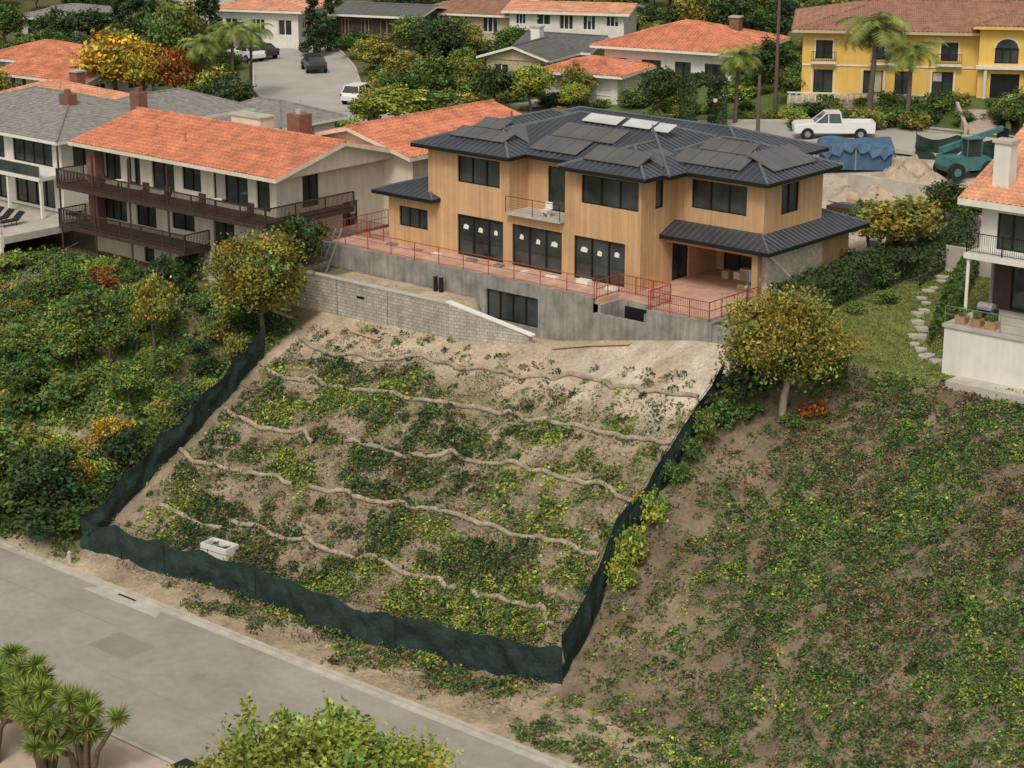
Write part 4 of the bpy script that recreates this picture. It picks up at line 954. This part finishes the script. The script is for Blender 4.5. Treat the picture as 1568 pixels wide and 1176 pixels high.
cover('hillside_ground_cover',b,.5,26,.11,[H_m,H_e,G_d,G_o],[4,3,2,1],.4,17)
cover('hillside_ground_cover',c,.5,26,.12,[H_m,H_y,H_e,G_o],[4,2,3,1],.4,6)
def f_ver(X,Y):
    ty=np.interp(X,[-60,-23.5,6.6,60],[-23.2,-23.2,-20,-21]); return np.where((Y<ty-.2)&(Y>-23.7),sm(.43,.54,fbm(X*.5,Y*.5)),0)
p=samp(850,-24,24,-23.9,-19.8,f_ver); cover('verge_weeds',p,.3,24,.07,[G_m,G_d,G_y,G_o,G_b],[3,3,.8,2,2],.2,8)
p=samp(4200,3.5,24,1,20,lambda X,Y:np.where(Y>np.interp(X,[4,9,30],[1.5,3.6,4.8]),.8,0)); cover('lawn_grass',p,.4,18,.045,[(.17,.21,.05),(.23,.23,.07),(.12,.17,.045)],[2,2,2],.06,9)
def clods(name,n,f,x0,x1,y0,y1,c,sd):
    r=np.random.default_rng(sd); p=samp(n,x0,x1,y0,y1,f,sd); V=[];F=[];k=0
    base=np.array([(1,0,0),(0,1,0),(-1,0,0),(0,-1,0),(0,0,1)])
    for X,Y in p:
        s=.03+.09*r.random()**2; z=float(height(X,Y)); x,y=L2W(X,Y); b=base*s*r.uniform(.6,1.3,size=(5,3))+np.array([x,y,z])
        V.append(b)
        for i in range(4): F.append((k+i,k+(i+1)%4,k+4))
        k+=5
    me=bpy.data.meshes.new(name); me.from_pydata([tuple(v) for v in np.concatenate(V)],[],F); me.materials.append(M[c]); scene.collection.objects.link(bpy.data.objects.new(name,me))
clods('soil_clods',2600,lambda X,Y:np.where((X>leftX(Y)+.5)&(X<rightX(Y)-.5),.5,0),-28,8,-23,-1,'dirt',5)
# ------------------------------------------------------------------ wattles
def smoothpts(w,n=5,sag=.0):
    P=[Vector(p) for p in w]; R=[]
    for i in range(len(P)-1):
        a=P[max(i-1,0)];b=P[i];c=P[i+1];d=P[min(i+2,len(P)-1)]
        for t in np.linspace(0,1,n+1)[:-1]: R.append(.5*((2*b)+(c-a)*t+(2*a-5*b+4*c-d)*t*t+(3*b-a-3*c+d)*t**3))
    R.append(P[-1]); return R
WL=[[(460,520),(500,543),(545,545),(590,553),(640,545),(690,562),(740,568),(790,578),(830,578),(880,575),(925,590),(970,595),(1020,605),(1070,610)],
[(400,560),(440,582),(480,580),(520,597),(570,600),(620,612),(680,620),(730,628),(790,635),(840,645),(880,655),(930,665),(980,675),(1030,683)],
[(345,628),(380,645),(420,660),(465,662),(480,680)],[(530,678),(590,692),(640,700),(690,695),(740,712),(790,712),(830,725),(880,740),(930,750),(970,772)],
[(275,690),(320,712),(370,725),(420,730),(450,742)],[(475,748),(530,752),(560,770),(610,773),(660,780),(710,795),(760,812),(820,825),(870,838),(915,855)],
[(245,775),(290,795),(340,812)],[(355,800),(400,808),(430,825),(470,830),(520,850),(570,855),(620,880),(670,890),(700,900)],[(725,908),(760,915),(800,927),(830,935),(848,962)]]
for w in WL:
    q=QB(); L=[]
    for px,py in w:
        x,y,_=sight(px,py); L.append(W2L(x,y))
    D=[L[0]]; s_=0
    for a,b in zip(L,L[1:]):
        d=math.hypot(b[0]-a[0],b[1]-a[1]); t=random.uniform(.35,.65)
        D.append((a[0]+(b[0]-a[0])*t,a[1]+(b[1]-a[1])*t-random.uniform(.0,.22)))
        D.append((b[0],b[1]+random.uniform(-.05,.12)))
    R=smoothpts(D,6); pts=[]; rad=[]
    for i,p in enumerate(R):
        x,y=L2W(p.x,p.y); pts.append((x,y,float(height(p.x,p.y))+.10+.03*math.sin(i*.9))); rad.append(.125+.025*float(vn(i*.35,len(w)))-.02*(i%13==0))
    V,F=tubeq(pts,rad,8); q.add(V,F,0)
    for p in D[::2]:
        x,y=L2W(p[0],p[1]-.16); z=float(height(p[0],p[1]-.16)); V,F=tubeq([(x,y,z-.1),(x,y,z+.4)],[.025,.025],4); q.add(V,F,1)
    me=q.mesh('straw_wattle',[M['straw'],M['plywood']]); me.polygons.foreach_set('use_smooth',np.ones(len(me.polygons),dtype=bool))
    scene.collection.objects.link(bpy.data.objects.new('straw_wattle',me))
# ------------------------------------------------------------------ green screen fences
def screen(name,L,h=1.75,seed=0,gap=False,wr=.7):
    R=[]
    for a,b in zip(L,L[1:]):
        d=math.hypot(b[0]-a[0],b[1]-a[1]); n=max(2,int(d/.18))
        for k in range(n): R.append((a[0]+(b[0]-a[0])*k/n,a[1]+(b[1]-a[1])*k/n))
    R.append(L[-1]); V=[];F=[];nz=9; s=0
    for i,(X,Y) in enumerate(R):
        a=R[max(i-1,0)]; b=R[min(i+1,len(R)-1)]; dl=math.hypot(b[0]-a[0],b[1]-a[1]); nx=-(b[1]-a[1])/dl; nyy=(b[0]-a[0])/dl
        s+=.18; sag=.3*abs(math.sin(s*math.pi/3))*(.2+1.5*float(vn(s*.3,seed)))
        for j in range(nz):
            f=j/(nz-1); hh=h-sag*f; o=((float(fbm(s*.8+seed,f*2.0))-.47)*wr+(float(fbm(s*3+f*2+seed,f*1.5))-.47)*.45)*math.sin(math.pi*min(1,f*.85+.12))
            x,y=L2W(X+nx*o,Y+nyy*o); z=float(height(X,Y)); V.append((x,y,z-.05+hh*f))
    for i in range(len(R)-1):
        for j in range(nz-1): F.append((i*nz+j,(i+1)*nz+j,(i+1)*nz+j+1,i*nz+j+1))
    me=quadmesh('windscreen',V,F,[M['green']],smooth=True)
    e=empty(name); o=bpy.data.objects.new('windscreen',me); scene.collection.objects.link(o); o.parent=e
    mb=MB()
    for i in range(0,len(R),17):
        X,Y=R[i]; x,y=L2W(X,Y); z=float(height(X,Y)); mb.tube('posts','greenp',(x,y,z-.3),(x,y,z+h+.08),.025)
    pr=None
    for i in range(0,len(R),5):
        X,Y=R[i]; x,y=L2W(X,Y); z=float(height(X,Y))+h+.02
        if pr: mb.tube('top_rail','greenp',pr,(x,y,z),.015,n=4,cap=False)
        pr=(x,y,z)
    for (part,m),(V2,F2) in mb.parts.items():
        me=bpy.data.meshes.new(part); me.from_pydata(V2,[],F2); me.materials.append(M[m]); o=bpy.data.objects.new(part,me); scene.collection.objects.link(o); o.parent=e
fr=[W2L(*sight(px,py)[:2]) for px,py in ((125,838),(200,862),(300,892),(400,925),(480,958),(560,985),(680,1015),(780,1035),(860,1048))]
screen('green_screen_fence',fr,2.0,1); screen('green_screen_fence',lf,2.0,2); screen('green_screen_fence',rf[:4],2.5,3); screen('green_screen_fence',rf[3:],1.9,4)
x,y,z=sight(337,850); mb=MB()
for b in ((-.9,.9,-.5,-.42),(-.9,.9,.42,.5),(-.9,-.82,-.42,.42),(.82,.9,-.42,.42)): mb.box('wall','white',*b,-.2,.65)
mb.box('base','white',-.82,.82,-.42,.42,-.2,.1); mb.emit('concrete_catch_basin',(x,y,z),ANG+.1)
x,y,z=sight(107,862); mb=MB(); mb.tube('barrel','conc',(0,0,-.1),(0,0,.6),.11,n=12); mb.tube('cap','conc',(0,0,.6),(0,0,.7),.13,.05,n=12); mb.emit('concrete_bollard',(x,y,z))
# ------------------------------------------------------------------ vehicles
def car(name,px,py,z,ang,paint,kind='suv'):
    x,y,_=sight(px,py,z); z=gz(x,y)+.1; mb=MB()
    if kind=='pickup':
        mb.prism('body',paint,[(-2.95,.45),(2.9,.45),(2.95,.95),(2.75,1.15),(1.5,1.22),(1.2,1.2),(-.55,1.2),(-.6,.75),(-2.95,.75)],-.98,.98)
        mb.box('bed_side',paint,-2.95,-.6,-.98,-.9,.75,1.25); mb.box('bed_side',paint,-2.95,-.6,.9,.98,.75,1.25); mb.box('tailgate',paint,-2.97,-2.88,-.9,.9,.75,1.25)
        c=[(-.55,1.2),(1.45,1.2),(.65,1.88),(-.4,1.88)]; wb,wt=.93,.76; wx=(-1.9,1.95); R=.4
    else:
        mb.prism('body',paint,[(-2.25,.4),(2.2,.4),(2.28,.7),(2.1,.92),(1.0,1.05),(-2.2,1.08),(-2.3,.8)],-.9,.9)
        c=[(-2.1,1.07),(1.0,1.05),(.25,1.6),(-1.75,1.62)] if kind=='suv' else [(-1.7,1.05),(.95,1.04),(.2,1.42),(-1.1,1.42)]; wb,wt=.82,.66; wx=(-1.4,1.4); R=.35
    mb.hexa('windows','glass',[(c[0][0],-wb,c[0][1]),(c[1][0],-wb,c[1][1]),(c[1][0],wb,c[1][1]),(c[0][0],wb,c[0][1]),(c[3][0],-wt,c[3][1]),(c[2][0],-wt,c[2][1]),(c[2][0],wt,c[2][1]),(c[3][0],wt,c[3][1])])
    mb.box('roof_panel',paint,c[3][0]-.05,c[2][0]+.05,-wt-.03,wt+.03,c[3][1],c[3][1]+.06)
    for s in (-1,1):
        for a,b in ((0,3),(1,2)): mb.tube('pillar',paint,(c[a][0],s*wb,c[a][1]),(c[b][0],s*wt,c[b][1]),.05,n=4)
        xm=(c[0][0]+c[1][0])/2; mb.tube('pillar',paint,(xm,s*(wb+.005),c[0][1]),(xm,s*(wt+.005),c[3][1]),.04,n=4)
        for w_ in wx:
            mb.tube('wheel_arch','black',(w_,s*.9,R),(w_,s*(.985 if kind=='pickup' else .905),R),R*1.18,n=18)
            mb.tube('wheel','rubber',(w_,s*.72,R),(w_,s*1.0,R),R,n=16); mb.tube('hubcap','steel',(w_,s*1.0,R),(w_,s*1.015,R),R*.55,n=12)
        xb=-2.97 if kind=='pickup' else -2.29
        mb.box('tail_lamp','redlamp',xb-.02,xb+.03,s*.82-.08,s*.82+.08,.8,1.0)
    mb.emit(name,(x,y,z),math.radians(ang),{'body':.06})
car('white_suv',552,158,.3,70,'carwhite'); car('parked_suv',481,110,.3,105,'carblack'); car('parked_car',377,92,.4,130,'carwhite','sedan'); car('parked_car',398,88,.4,130,'carblack','sedan')
car('white_pickup_truck',1275,212,2.2,178,'carwhite','pickup')
x,y,z=sight(1478,272); mb=MB()
mb.prism('chassis','teal',[(-1.8,.6),(1.8,.6),(1.9,1.1),(1.2,1.5),(-1.9,1.6),(-2.0,1.0)],-.75,.75)
for wxx in (-1.3,1.3):
    for s in (-1,1): mb.tube('wheel','rubber',(wxx,s*.7,.6),(wxx,s*1.1,.6),.6,n=18); mb.tube('hub','teal',(wxx,s*1.1,.6),(wxx,s*1.12,.6),.28,n=12)
for a in (-.4,.7):
    for s in (-.7,-.05): mb.tube('cab_frame','teal',(a,s,1.5),(a,s,2.7),.05,n=4)
mb.box('cab_roof','teal',-.5,.8,-.78,.03,2.7,2.8); mb.box('cab_glass','glass',-.38,.68,-.68,-.07,1.55,2.65)
mb.hexa('boom','teal',[(-1.9,.2,1.7),(2.9,.2,3.0),(2.9,.5,3.0),(-1.9,.5,1.7),(-1.9,.2,2.1),(2.9,.2,3.3),(2.9,.5,3.3),(-1.9,.5,2.1)])
mb.tube('boom_ram','steel',(-.5,.35,1.5),(1.4,.35,2.6),.07); mb.box('fork_carriage','black',2.9,3.0,-.3,1.0,2.0,3.2)
for s in (-.1,.8): mb.box('fork','black',3.0,4.0,s-.06,s+.06,2.0,2.07)
mb.emit('telehandler',(x,y,z),math.radians(20))
x,y,z=sight(1308,258); mb=MB()
mb.hexa('bin','tarp',[(-2.4,-1.1,.1),(2.4,-1.1,.1),(2.4,1.1,.1),(-2.4,1.1,.1),(-2.6,-1.15,1.7),(2.6,-1.15,1.7),(2.6,1.15,1.7),(-2.6,1.15,1.7)])
V,Fc=mb.P('tarpaulin','tarp')
for i in range(21):
    for j in range(11):
        u=-2.75+5.5*i/20; v=-1.35+2.7*j/10; e=max(abs(u)/2.75,abs(v)/1.35); V.append((u,v,1.95+.25*math.sin(u*1.7+v)*math.cos(v*2)-(.9 if e>.97 else 0)*(.5+.5*math.sin(u*4)**2)))
for i in range(20):
    for j in range(10): a=i*11+j; Fc.append((a,a+11,a+12,a+1))
for s in (-2.5,0,2.5): mb.box('rib','steel',s-.05,s+.05,-1.22,-1.16,.1,1.7)
mb.emit('tarp_covered_skip',(x,y,z),ANG+.6)
for px,py,r_,h_ in ((1375,285,2.8,1.5),(1425,290,2.4,1.2),(1345,300,1.8,.8),(1400,265,2,1.2),(1300,300,1.6,.6)):
    x,y,z=sight(px,py); V=[];F=[];n=30;m_=12
    for j in range(m_):
        for i in range(n):
            a=2*math.pi*i/n; rr=r_*(1-j/(m_-1)); hh=h_*(1-(rr/r_)**1.3)*(1+1.2*(float(fbm(math.cos(a)*2+px,math.sin(a)*2+j*.5))-.45)); V.append((rr*math.cos(a)*(1+.2*math.sin(a*2+px)),rr*math.sin(a),hh-.15))
    for j in range(m_-1):
        for i in range(n): F.append((j*n+i,j*n+(i+1)%n,(j+1)*n+(i+1)%n,(j+1)*n+i))
    me=quadmesh('dirt_pile',V,F,[M['dirt']],smooth=True); o=bpy.data.objects.new('dirt_pile',me); scene.collection.objects.link(o); o.location=(x,y,z)
mb=MB()
for k in range(46):
    X=random.uniform(-20,1); Y=random.uniform(19,37); z=float(height(X,Y)); a=random.uniform(.3,1.2); m_=random.choice(['conc','plywood','steel','white','brown','tarp']); mb.box('stack_'+m_,m_,X,X+a*1.5,Y,Y+a,z,z+random.uniform(.15,.6))
mb.emit('construction_debris',O3,ANG)
p0=W2L(*sight(1412,262)[:2]); p1=W2L(*sight(1560,270)[:2]); p0=(p0[0]-2,p0[1]+2.5); p1=(p1[0]-2,p1[1]+2.5); screen('green_screen_fence',[p0,p1],1.9,5)
mb=MB(); mb.box('wall','conc',-.5,7,20,20.3,-.5,1.2); mb.box('wall','conc',-10,-1,31,31.3,-.5,2.2); mb.emit('site_retaining_wall',O3,ANG)
def pole(name,px,py,h,m='pole',arm=True):
    x,y,z=sight(px,py); mb=MB(); mb.tube('post',m,(0,0,-.5),(0,0,h),.17,.11,n=10)
    if arm: mb.box('crossarm',m,-1.1,1.1,-.06,.06,h-.9,h-.76); [mb.tube('insulator','conc',(s,0,h-.76),(s,0,h-.55),.05) for s in (-.95,-.4,.4,.95)]
    mb.emit(name,(x,y,z),-.3)
pole('utility_pole',1187,170,10.5); pole('utility_pole',1160,210,4.6,arm=False)
x,y,z=sight(1094,200); mb=MB(); mb.tube('post','black',(0,0,0),(0,0,2.2),.05,.04,n=8); mb.tube('lantern','white',(0,0,2.2),(0,0,2.5),.12,.18,n=8); mb.tube('cap','black',(0,0,2.5),(0,0,2.65),.2,.04,n=8); mb.emit('lamp_post',(x,y,z))
def wbin(x,y,z,rot=0):
    mb=MB(); mb.hexa('bin','black',[(-.25,-.3,0),(.25,-.3,0),(.25,.3,0),(-.25,.3,0),(-.32,-.36,1),(.32,-.36,1),(.32,.36,1),(-.32,.36,1)]); mb.box('lid','rubber',-.35,.35,-.4,.4,1,1.08)
    for s in (-.25,.25): mb.tube('wheel','rubber',(s-.04,.33,.1),(s+.04,.33,.1),.1,n=10)
    mb.emit('wheelie_bin',(x,y,z),rot)
for px in (853,862): wbin(*sight(px,163))
for X,Y in ((-.2,-36.0),(.7,-36.1)):
    x,y=L2W(X,Y); wbin(x,y,gz(x,y),ANG)
mb=MB(); mb.poly('paving','paver',[(-14,-52,-15.6),(1.5,-52,-15.6),(1.5,-35.3,-12.86),(-14,-35.3,-12.86)]); mb.emit('driveway',O3,ANG)
mb=MB(); r=random.Random(3)
path=[(1472,395),(1455,415),(1438,432),(1424,448),(1414,465),(1408,483),(1404,500),(1403,518),(1406,535),(1425,548),(1450,560),(1480,572)]
R=smoothpts([W2L(*sight(a,b)[:2]) for a,b in path],3)
for i,p in enumerate(R):
    if i%3==1: continue
    s=.18*(-1)**i
    cx,cy=p.x+s+r.uniform(-.1,.1),p.y+r.uniform(-.1,.1); z=float(height(cx,cy))+.11; n=7; rr=r.uniform(.24,.38)
    ring=[(cx+rr*1.2*math.cos(a*6.283/n)*r.uniform(.8,1.1),cy+rr*math.sin(a*6.283/n)*r.uniform(.8,1.1)) for a in range(n)]
    mb.poly('stone','conc',[(a,b,z) for a,b in ring])
    for a in range(n): q0,q1=ring[a],ring[(a+1)%n]; mb.poly('stone','conc',[(q0[0],q0[1],z-.2),(q1[0],q1[1],z-.2),(q1[0],q1[1],z),(q0[0],q0[1],z)])
mb.emit('stepping_stone_path',O3,ANG)
# ------------------------------------------------------------------ light, camera
AZ=195; EL=52
w=bpy.data.worlds.new('World'); scene.world=w; w.use_nodes=True; nt=w.node_tree; bg=nt.nodes['Background']
sk=nt.nodes.new('ShaderNodeTexSky'); sk.sky_type='NISHITA'; sk.sun_disc=False; sk.sun_elevation=math.radians(EL); sk.sun_rotation=math.radians(AZ); sk.dust_density=3; sk.air_density=1
hs=nt.nodes.new('ShaderNodeHueSaturation'); hs.inputs['Saturation'].default_value=.3
mx=nt.nodes.new('ShaderNodeMix'); mx.data_type='RGBA'; mx.blend_type='MULTIPLY'; mx.inputs[0].default_value=1; mx.inputs[7].default_value=(1.0,.97,.90,1)
nt.links.new(sk.outputs[0],hs.inputs['Color']); nt.links.new(hs.outputs[0],mx.inputs[6]); nt.links.new(mx.outputs[2],bg.inputs[0]); bg.inputs[1].default_value=.15
ld=bpy.data.lights.new('sun','SUN'); ld.energy=1.5; ld.angle=math.radians(15); ld.color=(1,.95,.87); lo=bpy.data.objects.new('sun',ld); scene.collection.objects.link(lo)
az=math.radians(AZ); el=math.radians(EL); dv=Vector((math.sin(az)*math.cos(el),math.cos(az)*math.cos(el),math.sin(el)))
lo.rotation_euler=dv.to_track_quat('Z','Y').to_euler(); lo.location=(0,0,60)
cd=bpy.data.cameras.new('camera'); cd.sensor_width=36; cd.lens=FL/1568*36; cd.clip_end=8000; cd.clip_start=1
co=bpy.data.objects.new('camera',cd); scene.collection.objects.link(co); co.location=(0,0,CZ); co.rotation_euler=(math.radians(90)-TH,0,0); scene.camera=co
scene.view_settings.view_transform='Standard'; scene.view_settings.look='None'; scene.view_settings.exposure=0
